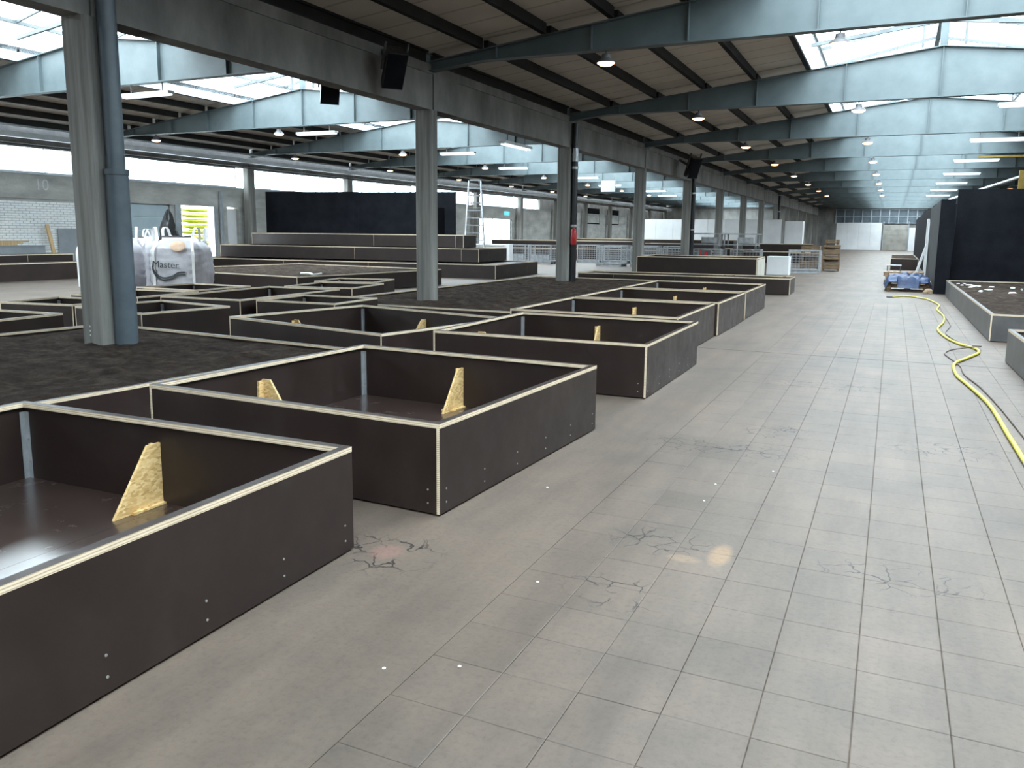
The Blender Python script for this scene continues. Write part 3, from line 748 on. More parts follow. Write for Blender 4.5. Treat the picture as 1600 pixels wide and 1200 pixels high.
tag(MB().tube(spline([G(470, 427, .47), G(483, 427, .48), G(490, 429, .47), G(502, 427.5, .48)], 5), .03, M['plaster_bits'], 6).build('paper_strip'), 'pale strip of paper lying on the rear soil bed', 'paper')

# ------------------------------------------------------------------ stepped tiers
def tier(label, c0, ph, lx, ly, z0, h, grp='stepped tiers', seams=(.5,), side=0.):
    d = Vector((-math.cos(ph), math.sin(ph), 0)); v = Vector((math.sin(ph), math.cos(ph), 0))
    c = Vector((*c0, 0))+d*lx/2+v*ly/2
    t = thing('stepped_tier', label, 'tier', (c.x, c.y, z0), -ph, grp)
    X, Y = lx/2, ly/2; f, p = M['film'], M['ply']
    for s in (-1, 1):
        a, b = (X-.021, X) if s > 0 else (-X, -X+.021)
        MB().box((a, -Y, 0), (b, Y, h-.028), p, {'x': f, 'X': f}).build('side_panel', t)
        a, b = (Y-.021, Y) if s > 0 else (-Y, -Y+.021)
        MB().box((-X+.021, a, 0), (X-.021, b, h-.028), p, {'y': f, 'Y': f}).build('side_panel', t)
        a, b = (Y-.05, Y) if s > 0 else (-Y, -Y+.05)
        MB().box((-X, a, h-.028), (X, b, h), p, {'Z': f}).build('rim_strip', t)
        a, b = (X-.05, X) if s > 0 else (-X, -X+.05)
        MB().box((a, -Y+.051, h-.028), (b, Y-.051, h), p, {'Z': f}).build('rim_strip', t)
    MB().box((-X+.022, -Y+.022, h-.06), (X-.022, Y-.022, h-.05), f).build('top_sheet', t)
    for s in seams: MB().box((s*X-.004, -Y-.002, 0), (s*X+.004, -Y, h-.03), p).build('panel_seam', t)
    return t
PH = -.08
tier('lowest brown plywood tier of the steps before the black wall', (-12.27, 25.05), PH, 13.3, 4.5, 0, .49, seams=(.25, -.3))
tier('middle brown plywood tier of the steps before the black wall', (-13.8, 26.75), PH, 11.7, 2.9, .49, .49, seams=(.88, .1))
tier('top brown plywood tier of the steps before the black wall', (-15.35, 28.45), PH, 10.1, 1.25, .98, .49, seams=(.93, .2))
# low tiers at far left in front of the brick wall
dl = Vector((-.368, .93, 0)); ang = math.atan2(dl.y, dl.x)
def left_tier(label, p0, p1, depth, h):
    p0 = Vector((*p0, 0)); p1 = Vector((*p1, 0)); d = (p1-p0); L_ = d.length; a = math.atan2(d.y, d.x)
    nrm = Vector((-d.y, d.x, 0)).normalized()
    c = (p0+p1)/2+nrm*depth/2
    t = thing('low_tier', label, 'tier', (c.x, c.y, 0), a, 'tiers along the brick wall')
    f, p = M['film'], M['ply']; X, Y = L_/2, depth/2
    for s in (-1, 1):
        aa, b = (Y-.021, Y) if s > 0 else (-Y, -Y+.021)
        MB().box((-X+.021, aa, 0), (X-.021, b, h-.03), p, {'y': f, 'Y': f}).build('side_panel', t)
        aa, b = (X-.021, X) if s > 0 else (-X, -X+.021)
        MB().box((aa, -Y, 0), (b, Y, h-.03), p, {'x': f, 'X': f}).build('side_panel', t)
    MB().box((-X, -Y, h-.03), (X, -Y+.06, h), p, {'Z': f}).build('rim_strip', t)
    MB().box((-X, -Y+.061, h-.03), (X, Y, h-.002), f).build('top_sheet', t)
    MB().box((.9*X-.004-1.15, -Y-.002, 0), (.9*X+.004-1.15, -Y, h-.03), p).build('panel_seam', t)
    return t
left_tier('front brown plywood tier along the pale floor at left', (-23.9, 10.5), (-23.5, 19.6), .9, .535)
left_tier('rear brown plywood tier against the brick wall side', (-24.95, 10.5), (-24.6, 18.4), .7, .76)

# ------------------------------------------------------------------ black walls
def cloth_wall(label, c0, c1, h, th=.12, bottom=0., name='black_wall', extra=None):
    a = Vector((*c0, 0)); b = Vector((*c1, 0)); d = b-a; L_ = d.length; an = math.atan2(d.y, d.x)
    t = thing(name, label, 'partition', (a.x, a.y, 0), an)
    n = max(1, round(L_/2.4)); hs = []
    for i in range(n):
        x0, x1 = L_*i/n, L_*(i+1)/n
        hh = h+random.uniform(-.012, .012)
        MB().box((x0+.003, -th/2, bottom), (x1-.003, th/2, hh), M['black']).build('wall_panel', t)
    MB().box((0, th/2, bottom), (L_, th/2+.05, bottom+.08), M['wood']).build('sill_batten', t)
    return t
bw0 = Vector((-17.0, 30.8, 0)); bw1 = Vector((-25.7, 28.95, 0))
cloth_wall('long black cloth-covered wall behind the stepped tiers', (bw1.x, bw1.y), (bw0.x, bw0.y), 3.28)
an_ = math.atan2(bw0.y-bw1.y, bw0.x-bw1.x); hp_ = bw0+(bw1-bw0).normalized()*.85
tag(MB().box((-.36, -.10, 1.2), (.36, -.063, 2.6), M['hatch']).build('dark_hatch', None, (hp_.x, hp_.y, 0), an_), 'darker hatch panel at the right end of the long black wall', 'panel')
cloth_wall('big black cloth wall standing across behind the right planter', (1.56, 26.35), (8.6, 26.6), 2.92)
t = thing('black_wall', 'narrow black return wall beside the pallet with the blue tarpaulin', 'partition', (1.13, 25.7, 0))
MB().box((0, 0, 0), (.36, .06, 2.62), M['black']).build('wall_panel', t)
for i in range(3): MB().box((0, .062+i*2.2, 0), (.06, .058+(i+1)*2.2, 2.60-.02*i), M['grey_black']).build('wall_panel', t)  # side panels in a greyer black than the front panel
for y0_, y1_, x, h in ((33.2, 41, 1.3, 2.75), (42.0, 54, 1.35, 2.85), (55.5, 72, 1.5, 2.9)):
    t = thing('black_wall', {33.2: 'dark partition with pale standing panels past the blue tarpaulin', 42.0: 'farther dark partition along the right of the aisle', 55.5: 'farthest dark partition along the right of the aisle'}[y0_], 'partition', (x, y0_, 0))
    n = int((y1_-y0_)/2.5)
    for i in range(n): MB().box((0, i*2.5+.01, 0), (.08, (i+1)*2.5-.01, h-.05*(i % 2)), M['black']).build('wall_panel', t)
    MB().box((.08, 0, 0), (7.5, .08, h), M['black']).build('return_panel', t)
for i, (y, z1, wz) in enumerate(((34.0, 2.2, .25), (35.3, 2.15, .2), (37, 2.3, .3))):
    tag(MB().box((1.2, y, .02 if i else .02), (1.28, y+wz*2, z1), M['white_panel']).build('standing_panel'), 'narrow white panel standing against the dark partition', 'panel', 'white panels on the dark partition')

# ------------------------------------------------------------------ end of the hall
t = thing('white_partition', 'large white partition wall at the far end of the hall', 'partition', (-5.9, 99.2, 0))
for i in range(4): MB().box((i*1.17+.006, 0, .02), ((i+1)*1.17-.006, .1, 3.04-.05*(i == 0)), M['white_panel']).build('wall_panel', t)
tag(MB().box((1.5, 99.6, 0), (2.55, 99.7, 2.5), M['white_panel']).build('white_partition'), 'narrow white partition right of the far roller door', 'partition')
dr = struct(MB().box((-1.05, Y1-.14, 0), (1.42, Y1-.1, 2.84), M['roller']).build('door_4'), 'grey-beige roller door at the far end')
for k in range(5): MB().box((-1.0, Y1-.16, k*.56+.01), (1.38, Y1-.14, k*.56+.53), M['roller']).build('panel', dr)
for s in (-1.12, 1.42): MB().box((s, Y1-.2, 0), (s+.08, Y1-.1, 3.2), M['rail']).build('jamb', dr)
wf = struct(MB().box((-6.3, Y1-.08, 3.0), (6.5, Y1-.04, 4.6), M['pipe_steel']).build('window_90'), 'glazed steel framework high in the far end wall')
for i in range(14):
    x = -6.2+i*.93; MB().box((x, Y1-.18, 2.95), (x+.1, Y1-.08, 4.6), M['rail']).build('mullion', wf)
for z in (3.0, 3.75, 4.5): MB().box((-6.3, Y1-.15, z), (6.5, Y1-.085, z+.07), M['rail']).build('transom', wf)
t = thing('white_partition', 'white partition wall across the left nave behind the racks', 'partition', (-17.4, 60, 0))
for i in range(8): MB().box((i*1.28+.008, 0, .1), ((i+1)*1.28-.008, .1, 2.66), M['white_panel']).build('wall_panel', t)
t = thing('white_cabinet', 'tall bright white box at the end of the white partition', 'cabinet', (-6.95, 60.2, 0))
MB().box((0, 0, 0), (1.2, 1.0, 2.55), M['white_panel']).build('body', t); MB().box((.6, -.02, .05), (1.18, 0, 2.5), M['white_panel']).build('door', t)
MB().box((.03, -.02, .05), (.59, 0, 2.5), M['white_panel']).build('door', t)
# long dark planters of the far left area
for i, (x0_, x1_, y_, h_) in enumerate(((-22.5, -13.5, 46, 1.15), (-13.2, -8.8, 47.5, 1.05), (-19.5, -8.9, 52, 1.25), (-8.0, -4.2, 50, 1.1))):
    bx_ = thing('dark_planter', ['long dark planter behind the wire cages', 'dark planter behind the cages, by the dividing columns', 'rear long dark planter before the white partition', 'dark planter in the main nave before the white cabinet'][i], 'planter', ((x0_+x1_)/2, y_, 0))
    X = (x1_-x0_)/2
    for s in (-1, 1):
        MB().box((-X, s*.6-.01, 0), (X, s*.6+.01, h_-.03), M['film']).build('side_panel', bx_)
        MB().box((-X, s*.6-.025, h_-.03), (X, s*.6+.025, h_), M['ply']).build('rim_strip', bx_)
        MB().box((s*X-.01 if s < 0 else X-.01, -.59, 0), (s*X+.01 if s < 0 else X+.01, .59, h_-.03), M['film']).build('end_panel', bx_)
    MB().box((-X+.02, -.58, 0), (X-.02, .58, h_-.1), M['soil']).build('fill', bx_)
    MB().box((-X, -.63, h_*.55), (X, -.611, h_*.6), M['ply']).build('rail', bx_)

# tall dark box behind the long low planter
t = thing('dark_chest', 'tall dark plywood box behind the long low planter', 'plant box', (-5.38, 25.65, 0), math.radians(3))
X, Y, h = 1.78, 1.25, .92
for s in (-1, 1):
    MB().box((-X+.021, s*Y-(.021 if s > 0 else 0), .01), (X-.021, s*Y+(.021 if s < 0 else 0), h-.03), M['ply'], {'y': M['film'], 'Y': M['film']}).build('side_panel', t)
    MB().box((s*X-(.021 if s > 0 else 0), -Y, .01), (s*X+(.021 if s < 0 else 0), Y, h-.03), M['ply'], {'x': M['film'], 'X': M['film']}).build('side_panel', t)
    MB().box((-X, s*Y-(.05 if s > 0 else 0), h-.03), (X, s*Y+(.05 if s < 0 else 0), h), M['ply'], {'Z': M['film']}).build('rim_strip', t)
    MB().box((s*X-(.05 if s > 0 else 0), -Y+.051, h-.03), (s*X+(.05 if s < 0 else 0), Y-.051, h), M['ply'], {'Z': M['film']}).build('rim_strip', t)
MB().box((-X+.022, -Y+.022, .01), (X-.022, Y-.022, .8), M['soil']).build('fill', t)
MB().box((X+.002, -Y, .02), (X+.02, Y-.1, h-.05), M['cabinet_beige']).build('end_board', t)
MB().box((-.004, -Y-.002, .01), (.004, -Y, h-.03), M['grey_black']).build('panel_seam', t)

# white cube cabinet
t = thing('white_cube', 'white cube cabinet on the floor beside the wire cage', 'cabinet', (-4.14, 34.6, 0))
MB().box((-.42, -.42, 0), (.42, .42, .72), M['white_panel']).build('body', t)
MB().box((-.4, -.44, .02), (.4, -.421, .70), M['white_panel']).build('door', t)
MB().box((-.43, -.43, .72), (.43, .43, .74), M['white_panel']).build('lid', t)

# wire pallet cages
def cage_proto(w_, d_, h_, plate):
    parts = []
    for sx in (-1, 1):
        for sy in (-1, 1):
            parts.append(('corner_post', MB().box((sx*w_/2-.025, sy*d_/2-.025, 0), (sx*w_/2+.025, sy*d_/2+.025, h_), M['galv']).mesh('corner_post')))
    for sx, sy in ((0, -1), (0, 1), (-1, 0), (1, 0)):
        mb = MB(); n = 9; L_ = w_ if sx == 0 else d_
        for i in range(1, n):
            o = -L_/2+L_*i/n
            if sx == 0: mb.box((o-.004, sy*d_/2-.004, .18), (o+.004, sy*d_/2+.004, h_-.04), M['galv'])
            else: mb.box((sx*w_/2-.004, o-.004, .18), (sx*w_/2+.004, o+.004, h_-.04), M['galv'])
        for j in range(1, 7):
            z = .18+(h_-.22)*j/7
            if sx == 0: mb.box((-w_/2, sy*d_/2-.004, z-.004), (w_/2, sy*d_/2+.004, z+.004), M['galv'])
            else: mb.box((sx*w_/2-.004, -d_/2, z-.004), (sx*w_/2+.004, d_/2, z+.004), M['galv'])
        for z in (.12, h_-.045):
            if sx == 0: mb.box((-w_/2, sy*d_/2-.02, z), (w_/2, sy*d_/2+.02, z+.045), M['galv'])
            else: mb.box((sx*w_/2-.02, -d_/2, z), (sx*w_/2+.02, d_/2, z+.045), M['galv'])
        parts.append(('mesh_side', mb.mesh('mesh_side')))
    parts.append(('floor_plate', MB().box((-w_/2+.03, -d_/2+.03, .11), (w_/2-.03, d_/2-.03, .13), M['galv']).mesh('floor_plate')))
    for sy in (-1, 0, 1): parts.append(('foot', MB().box((-w_/2+.02, sy*(d_/2-.06)-.05, 0), (w_/2-.02, sy*(d_/2-.06)+.05, .10), M['galv']).mesh('foot')))
    if plate: parts.append(('sheet_side', MB().box((-w_/2+.1, -d_/2+.02, .16), (w_/2-.1, -d_/2+.03, .48), M['galv']).mesh('sheet_side')))
    return parts
CA = cage_proto(1.24, .85, .97, False); CB = cage_proto(1.24, .85, .97, True)
def cage(parts, x, y, rz, label, group=None, z=0):
    t = thing('wire_cage', label, 'cage', (x, y, z), rz, group)
    for nm, me in parts: link(nm, me, t)
cage(CA, -3.38, 36.9, math.radians(8), 'grey wire pallet cage beside the white cube')
for i, (x, y, r) in enumerate(((-21.2, 39.6, 4), (-19.6, 39.5, -2), (-18.0, 39.3, 3), (-16.4, 39.0, 0))):
    cage(CB, x, y, math.radians(r), 'grey wire pallet cage in the row right of the stepped tiers', 'wire cages right of the tiers')
for i, (x, y, r) in enumerate(((-12.45, 38.3, 0), (-10.9, 38.8, 4))):
    cage(CB if i else CA, x, y, math.radians(r), 'grey wire pallet cage by the dividing columns behind the long planter', 'wire cages by the columns')
for i, (x, y, r) in enumerate(((-14.9, 42.2, 0), (-13.4, 42.3, 2), (-11.8, 42.5, 0), (-10.2, 42.4, 0))):
    cage(CA, x, y, math.radians(r), 'dark-looking wire cage in the second row between columns', 'second row of wire cages')
for i, (x, y, r) in enumerate(((-8.9, 36.6, 3), (-7.3, 36.4, -2), (-5.8, 36.9, 2))):
    cage(CB, x, y, math.radians(r), 'grey wire cage carrying the folded steel trolleys', 'cages under the trolleys')
# steel trolleys stacked on the cages
def trolley(x, y, z, rz, label, w_=1.35, h_=.62):
    t = thing('steel_trolley', label, 'trolley', (x, y, z), rz, 'grey steel trolleys')
    for sx in (-1, 1):
        for sy in (-1, 1):
            lg = MB().box((sx*w_/2-.025, sy*.35-.025, .12), (sx*w_/2+.025, sy*.35+.025, h_), M['galv']).build('leg', t)
            MB().tube([(sx*w_/2, sy*.35-.02, .06), (sx*w_/2, sy*.35+.02, .06)], .06, M['lamp_body'], 10).build('caster', lg)
    MB().box((-w_/2-.08, -.42, h_), (w_/2+.08, .42, h_+.05), M['galv']).build('top', t)
    MB().box((-w_/2, -.37, .16), (w_/2, .37, .20), M['galv']).build('shelf', t)
    MB().box((-.1, -.39, .25), (w_/2-.1, -.36, .5), M['galv']).build('side_plate', t)
trolley(-7.55, 36.5, .975, .03, 'grey steel trolley standing on the cages by the red case')
trolley(-6.0, 36.7, .975, -.05, 'grey steel trolley with plated side on the cages')
tag(MB().box((-7.15, 33.8, 0), (-6.75, 34.2, .95), M['lamp_body']).box((-7.0, 33.79, .62), (-6.9, 33.80, .9), M['red']).box((-7.22, 33.82, .5), (-7.16, 34.1, .94), M['red']).build('tool_case'), 'dark upright case with red handle strips before the steel trolleys', 'case')
# wooden crates
def crate(x, y, z, rz, w_, d_, h_, label, group='brown wooden crates'):
    t = thing('wooden_crate', label, 'crate', (x, y, z), rz, group); n = 4
    for sy in (-1, 1):
        for k in range(n):
            if k == 2 and sy < 0: continue
            z0 = .1+(h_-.1)*k/n; MB().box((-w_/2, sy*d_/2-.012, z0+.008), (w_/2, sy*d_/2+.012, z0+(h_-.1)/n-.008), M['crate']).build('board', t)
    for sx in (-1, 1):
        for k in range(n):
            z0 = .1+(h_-.1)*k/n; MB().box((sx*w_/2-.012, -d_/2+.013, z0+.008), (sx*w_/2+.012, d_/2-.013, z0+(h_-.1)/n-.008), M['crate']).build('board', t)
    for sx in (-1, 1):
        for sy in (-1, 1): MB().box((sx*(w_/2-.04)-.035, sy*(d_/2-.045)-.03, 0), (sx*(w_/2-.04)+.035, sy*(d_/2-.045)+.03, h_), M['crate']).build('post', t)
    MB().box((-w_/2+.02, -d_/2+.02, .08), (w_/2-.02, d_/2-.02, .10), M['crate']).build('base', t)
crate(-2.5, 39.9, 0, .05, .72, .8, .66, 'lower wooden crate of the tall stack at the aisle')
crate(-2.5, 39.9, .665, .03, .70, .8, .5, 'upper wooden crate of the tall stack at the aisle')
crate(-2.5, 39.9, 1.17, -.05, .55, .6, .24, 'small brown crate topping the tall stack at the aisle')
crate(-3.5, 41.2, 0, -.03, .8, .8, .75, 'lower wooden crate of the short stack behind the cage')
crate(-3.5, 41.2, .755, 0, .8, .8, .35, 'upper wooden crate of the short stack behind the cage')

# ladder behind the tiers
t = thing('step_ladder', 'tall aluminium step ladder leaning open beside the black wall end', 'ladder', (-16.35, 31.3, 0), .45)
def lad(yb, yt, nm, rungs, zt=3.75):
    for s in (-1, 1):
        MB().tube([(s*.46, yb, 0), (s*.25, yt, zt)], .04, M['galv'], 6).build('stile', t)
    if rungs:
        for k in range(1, 12):
            f_ = k/12; x = .46-.21*f_; y = yb+(yt-yb)*f_
            MB().box((-x, y-.03, zt*f_-.025), (x, y+.03, zt*f_+.025), M['galv']).build('rung', t)
    else:
        for f_ in (.35, .7): MB().box((-.36+.16*f_, yb+(yt-yb)*f_-.015, zt*f_-.015), (.36-.16*f_, yb+(yt-yb)*f_+.015, zt*f_+.015), M['galv']).build('brace', t)
lad(-.75, -.05, 'a', True); lad(.75, .05, 'b', False)
MB().box((-.22, -.12, 3.75), (.22, .12, 3.80), M['galv']).build('top_cap', t)

# ------------------------------------------------------------------ bulk bags
def bulk_bag(label, c, rz, w_, h_, seed, printed=False, peach=False):
    t = thing('bulk_bag', label, 'bag', (c[0], c[1], 0), rz, 'white bulk bags')
    mb = MB(); seg = 56; rings = 34; rnd = random.Random(seed); off = Vector((seed*7.3, seed*3.1, 0))
    for j in range(rings+1):
        f_ = j/rings; z = h_*f_
        bul = .5*w_*(1+.07*math.sin(PI*min(1, f_*1.15)))*(1 if f_ < .8 else 1-.55*((f_-.8)/.2)**1.7)
        if f_ < .06: bul *= .93+.07*f_/.06
        for k in range(seg):
            an = 2*PI*k/seg; c_, s_ = math.cos(an), math.sin(an); e_ = 5.5-2.5*max(0, f_-.7)/.3
            rr = (abs(c_)**e_+abs(s_)**e_)**(-1/e_)
            n1 = noise.fractal(Vector((c_*1.4, s_*1.4, z*2.2))+off, 1., 2., 4)*.035
            n1 += .012*math.sin(z*38+noise.noise(Vector((c_*2, s_*2, z))+off)*5)*(1 if abs(c_) < .9 and abs(s_) < .9 else .4)
            fold = .05*math.sin(an*9+seed)*max(0, (f_-.78)/.22)
            r_ = bul*rr*(1+n1+fold)
            zz = z + (.05*noise.noise(Vector((c_*2, s_*2, 3.))+off) if f_ > .85 else 0)
            mb.v.append((r_*c_, r_*s_, zz))
    mi = mb.mi(M['bag'])
    for j in range(rings):
        for k in range(seg):
            q = (k+1) % seg; mb.f.append((j*seg+k, j*seg+q, (j+1)*seg+q, (j+1)*seg+k)); mb.m.append(mi)
    mb.f.append(tuple(range(rings*seg, rings*seg+seg))); mb.m.append(mi); mb.f.append(tuple(range(seg))[::-1]); mb.m.append(mi)
    body = mb.build('bag_body', t, smooth=True)
    hw = w_/2*1.05
    for sx in (-1, 1):
        for sy in (-1, 1):
            # strap from side seam up to a loop
            a = Vector((sx*hw*.74, sy*hw*1.02, h_*.22)); b = Vector((sx*hw*.74, sy*hw*1.03, h_*.78))
            pts = spline([a, (a+b)/2, b, (sx*hw*.66, sy*hw*.78, h_*.95), (sx*hw*.74, sy*hw*.62, h_*1.14), (sx*hw*.86, sy*hw*.5, h_*1.12), (sx*hw*.84, sy*hw*.44, h_*.93)], 5)
            m2 = MB(); wv = Vector((1, 0, 0))*.03
            for p in pts: m2.v += [tuple(p-wv+Vector((0, sy*.012, 0))), tuple(p+wv+Vector((0, sy*.012, 0))), tuple(p+wv), tuple(p-wv)]
            mi = m2.mi(M['bag_strap'])
            for i in range(len(pts)-1):
                for k in range(4):
                    q = (k+1) % 4; m2.f.append((4*i+k, 4*i+q, 4*i+4+q, 4*i+4+k)); m2.m.append(mi)
            m2.build('lifting_strap', t)
    MB().box((-hw*.5, -hw*.7, h_*.99), (hw*.6, -hw*.62, h_*1.015), M['lamp_body']).build('dark_fold', t)
    if peach:
        m2 = MB(); n_ = 12
        m2.lathe([(.02, .03), (.12, .025), (.17, .0)], M['peach'], 14)
        o = m2.build('peach_tag', t, smooth=True); o.location = (hw*.18, -hw*.99, h_*.86); o.rotation_euler = (PI/2-.35, 0, 0); o.scale = (1, .75, .5)
    if printed:
        y = -hw*1.075
        o = text_obj('print_lettering', 'Master', .21, M['print'], t, Matrix.Translation((-.17, y, h_*.56)) @ Matrix.Rotation(PI/2, 4, 'X') @ Matrix.Rotation(-.05, 4, 'Z'))
        for k in range(2):
            m2 = MB(); pts = spline([(-.47, 0, .56), (-.45, 0, .42), (-.36, 0, .28), (-.22, 0, .22), (-.04, 0, .26), (.10, 0, .34), (.24, 0, .35)], 6)
            dz = -k*.055
            for i, p in enumerate(pts):
                th_ = .013+.03*max(0, 1-i/14)
                m2.v += [(p.x, y-.002, h_*.2+p.z+dz+th_), (p.x, y-.002, h_*.2+p.z+dz-th_), (p.x, y+.03, h_*.2+p.z+dz-th_), (p.x, y+.03, h_*.2+p.z+dz+th_)]
            mi = m2.mi(M['print'])
            for i in range(len(pts)-1):
                for q in range(4):
                    r_ = (q+1) % 4; m2.f.append((4*i+q, 4*i+r_, 4*i+4+r_, 4*i+4+q)); m2.m.append(mi)
            m2.build('print_swoosh', t)
    return t
bulk_bag('white bulk bag with dark lettering and swoosh, peach patch near its top', (-15.0, 14.0), math.radians(29), 1.12, 1.42, 1, True, True)
bulk_bag('white bulk bag partly behind the drainpipe column', (-16.05, 12.95), math.radians(14), 1.05, 1.42, 2)
bulk_bag('white bulk bag standing behind the lettered bag', (-17.4, 15.15), 0, 1.0, 1.38, 3)
# black plastic bundle behind bag
mb = MB(); seg = 26
for j in range(17):
    f_ = j/16; z = 2.08*f_
    for k in range(seg):
        an = 2*PI*k/seg; r_ = (.34*(1-f_)**.6+.03)*(1+.5*noise.noise(Vector((math.cos(an)*2.2, math.sin(an)*2.2, z*3.1))))
        mb.v.append((r_*math.cos(an), r_*math.sin(an), z))
mi = mb.mi(M['black_plastic'])
for j in range(16):
    for k in range(seg):
        q = (k+1) % seg; mb.f.append((j*seg+k, j*seg+q, (j+1)*seg+q, (j+1)*seg+k)); mb.m.append(mi)
mb.f.append(tuple(range(16*seg, 17*seg))); mb.m.append(mi)
tag(mb.build('plastic_bundle', None, (-16.42, 14.95, 0), 0, True), 'black plastic bundle rising behind the lettered bulk bag', 'bundle')

# things along the brick wall
tag(MB().box((XWALL+.06, 19.15, 0), (XWALL+.09, 20.5, 1.58), M['board_grey']).build('grey_board'), 'grey board leaning on the white brick wall', 'board')
o = tag(MB().box((-.03, -.06, 0), (.03, .06, 1.75), M['wood']).build('timber_plank', None, (XWALL+.55, 18.75, 0)), 'pale timber plank leaning upright on the brick wall', 'plank'); o.rotation_euler = (.03, -.22, 0)
for k in range(3):
    tag(MB().box((XWALL+.25, 14.2+k*.25, 1.02+k*.05), (XWALL+.55, 17.35+k*.2, 1.065+k*.05), M['wood']).build('timber_plank'), 'long timber plank lying stacked before the brick wall', 'plank', 'stacked planks at the brick wall')
tag(MB().box((XWALL+.2, 14.0, 0), (XWALL+.7, 18.2, 1.01), M['board_grey']).box((XWALL+.18, 14, .98), (XWALL+.72, 18.2, 1.015), M['board_grey']).build('grey_bench'), 'low grey bench carrying planks at the brick wall', 'bench')
# yellow sacks seen through the doorway
for k in range(10):
    mb = MB(); n_ = 10
    for j in range(7):
        for i in range(n_):
            a = 2*PI*i/n_; f_ = j/6; prof = math.sin(PI*min(max(f_, .04), .96))
            mb.v.append(((.5+.0)*math.cos(a)*.62*prof**.45, (f_-.5)*1.75, .118*math.sin(a)*prof**.4))
    mi = mb.mi(M['sack'])
    for j in range(6):
        for i in range(n_):
            q = (i+1) % n_; mb.f.append((j*n_+i, j*n_+q, (j+1)*n_+q, (j+1)*n_+i)); mb.m.append(mi)
    mb.f.append(tuple(range(n_))); mb.m.append(mi); mb.f.append(tuple(range(6*n_, 7*n_))[::-1]); mb.m.append(mi)
    o = mb.build('yellow_sack', None, (-27.9+random.uniform(-.06, .06), 27.0+random.uniform(-.1, .1), .275+k*.24), random.uniform(-.08, .08), True)
    tag(o, 'yellow plastic sack in the stack outside the open doorway', 'sack', 'yellow sacks outside the doorway')
t = thing('wooden_pallet', 'wooden pallet under the yellow sacks outside', 'pallet', (-27.9, 27.0, 0))
for s in (-.5, 0, .5): MB().box((-.5, s-.05, 0), (.5, s+.05, .12), M['pallet']).build('runner', t)
for k in range(6): MB().box((-.5+k*.175, -.6, .12), (-.5+k*.175+.12, .6, .15), M['pallet']).build('slat', t)

# ------------------------------------------------------------------ pallets with blue tarp
def pallet(x, y, z, rz, label):
    t = thing('wooden_pallet', label, 'pallet', (x, y, z), rz, 'pallets by the black return wall')
    for k in range(7): MB().box((-.4+.0, -.58+k*.175, .122), (.4, -.58+k*.175+.115, .144), M['pallet']).build('slat', t)
    for s in (-1, 0, 1):
        MB().box((s*.35-.05, -.6, .1), (s*.35+.05, .6, .121), M['pallet']).build('stringer', t)
        MB().box((s*.35-.05, -.6, 0), (s*.35+.05, .6, .022), M['pallet']).build('runner', t)
        for q in (-1, 0, 1): MB().box((s*.35-.05, q*.52-.07, .0225), (s*.35+.05, q*.52+.07, .0995), M['pallet']).build('block', t)
pallet(.48, 26.75, 0, PI/2+.03, 'bottom wooden pallet under the blue tarpaulin')
pallet(.50, 26.76, .146, PI/2-.02, 'second wooden pallet under the blue tarpaulin')
pallet(.42, 29.9, 0, PI/2+.05, 'bottom pallet of the stack behind the blue tarpaulin'); pallet(.45, 29.9, .146, PI/2, 'middle pallet of the stack behind the blue tarpaulin'); pallet(.40, 29.9, .292, PI/2-.04, 'top pallet of the stack behind the blue tarpaulin')
mb = MB(); nx, ny = 40, 30
for j in range(ny+1):
    for i in range(nx+1):
        x = -.62+1.24*i/nx; y = -.62+1.0*j/ny
        base = .30+.16*math.exp(-((x/.5)**2+(y/.4)**2)*.9)
        z = base+.075*noise.fractal(Vector((x*4, y*4, 2.)), 1., 2., 4)
        over = max(0, abs(x)-.52)*2.2+max(0, -y-.46)*2.4*(1 if abs(x) < .28 else .2)
        mb.v.append((x, y, max(.05, z-over)))
mi = mb.mi(M['tarp'])
for j in range(ny):
    for i in range(nx):
        a = j*(nx+1)+i; mb.f.append((a, a+1, a+nx+2, a+nx+1)); mb.m.append(mi)
o = tag(mb.build('blue_tarpaulin', None, (.46, 26.75, .06), .05, True), 'crumpled blue tarpaulin heaped on two wooden pallets', 'tarpaulin')
for k, (x, y, r) in enumerate(((1.02, 25.75, .11), (1.0, 25.98, .1), (.93, 25.6, .07))):
    mb = MB(); mb.lathe([(.01, 0), (r, .01), (r*.95, r*.8), (r*.4, r*1.25), (.01, r*1.3)], M['pallet'], 9)
    tag(mb.build('rubble_lump', None, (x, y, 0), k, True), 'brown rubble lump at the foot of the black return wall', 'lump', 'rubble by the black wall')
o = tag(MB().box((-.03, 0, 0), (.03, .6, 1.35), M['white_panel']).build('leaning_board', None, (.72, 31.3, .03)), 'white board leaning on the dark wall behind the pallets', 'board'); o.rotation_euler = (0, .26, 0)
t = thing('folding_stool', 'small grey stool standing by the leaning white board', 'stool', (.1, 33.6, 0))
MB().box((-.25, -.2, .5), (.25, .2, .54), M['galv']).build('seat', t)
for sx in (-1, 1):
    for sy in (-1, 1): MB().box((sx*.22-.015, sy*.17-.015, 0), (sx*.22+.015, sy*.17+.015, .5), M['lamp_body']).build('leg', t)
bd = bed('narrow pale planter along the dark partition far up the aisle', (.55, 47.5), 0, 1.2, 9., .55, 'dark soil in the far narrow planter')
tag(MB().box((4.35, 24.0, .41), (5.0, 24.6, .98), M['grey_black']).box((4.33, 23.98, .98), (5.02, 24.62, 1.01), M['film']).build('dark_box'), 'dark box standing on the soil before the big black wall', 'box')

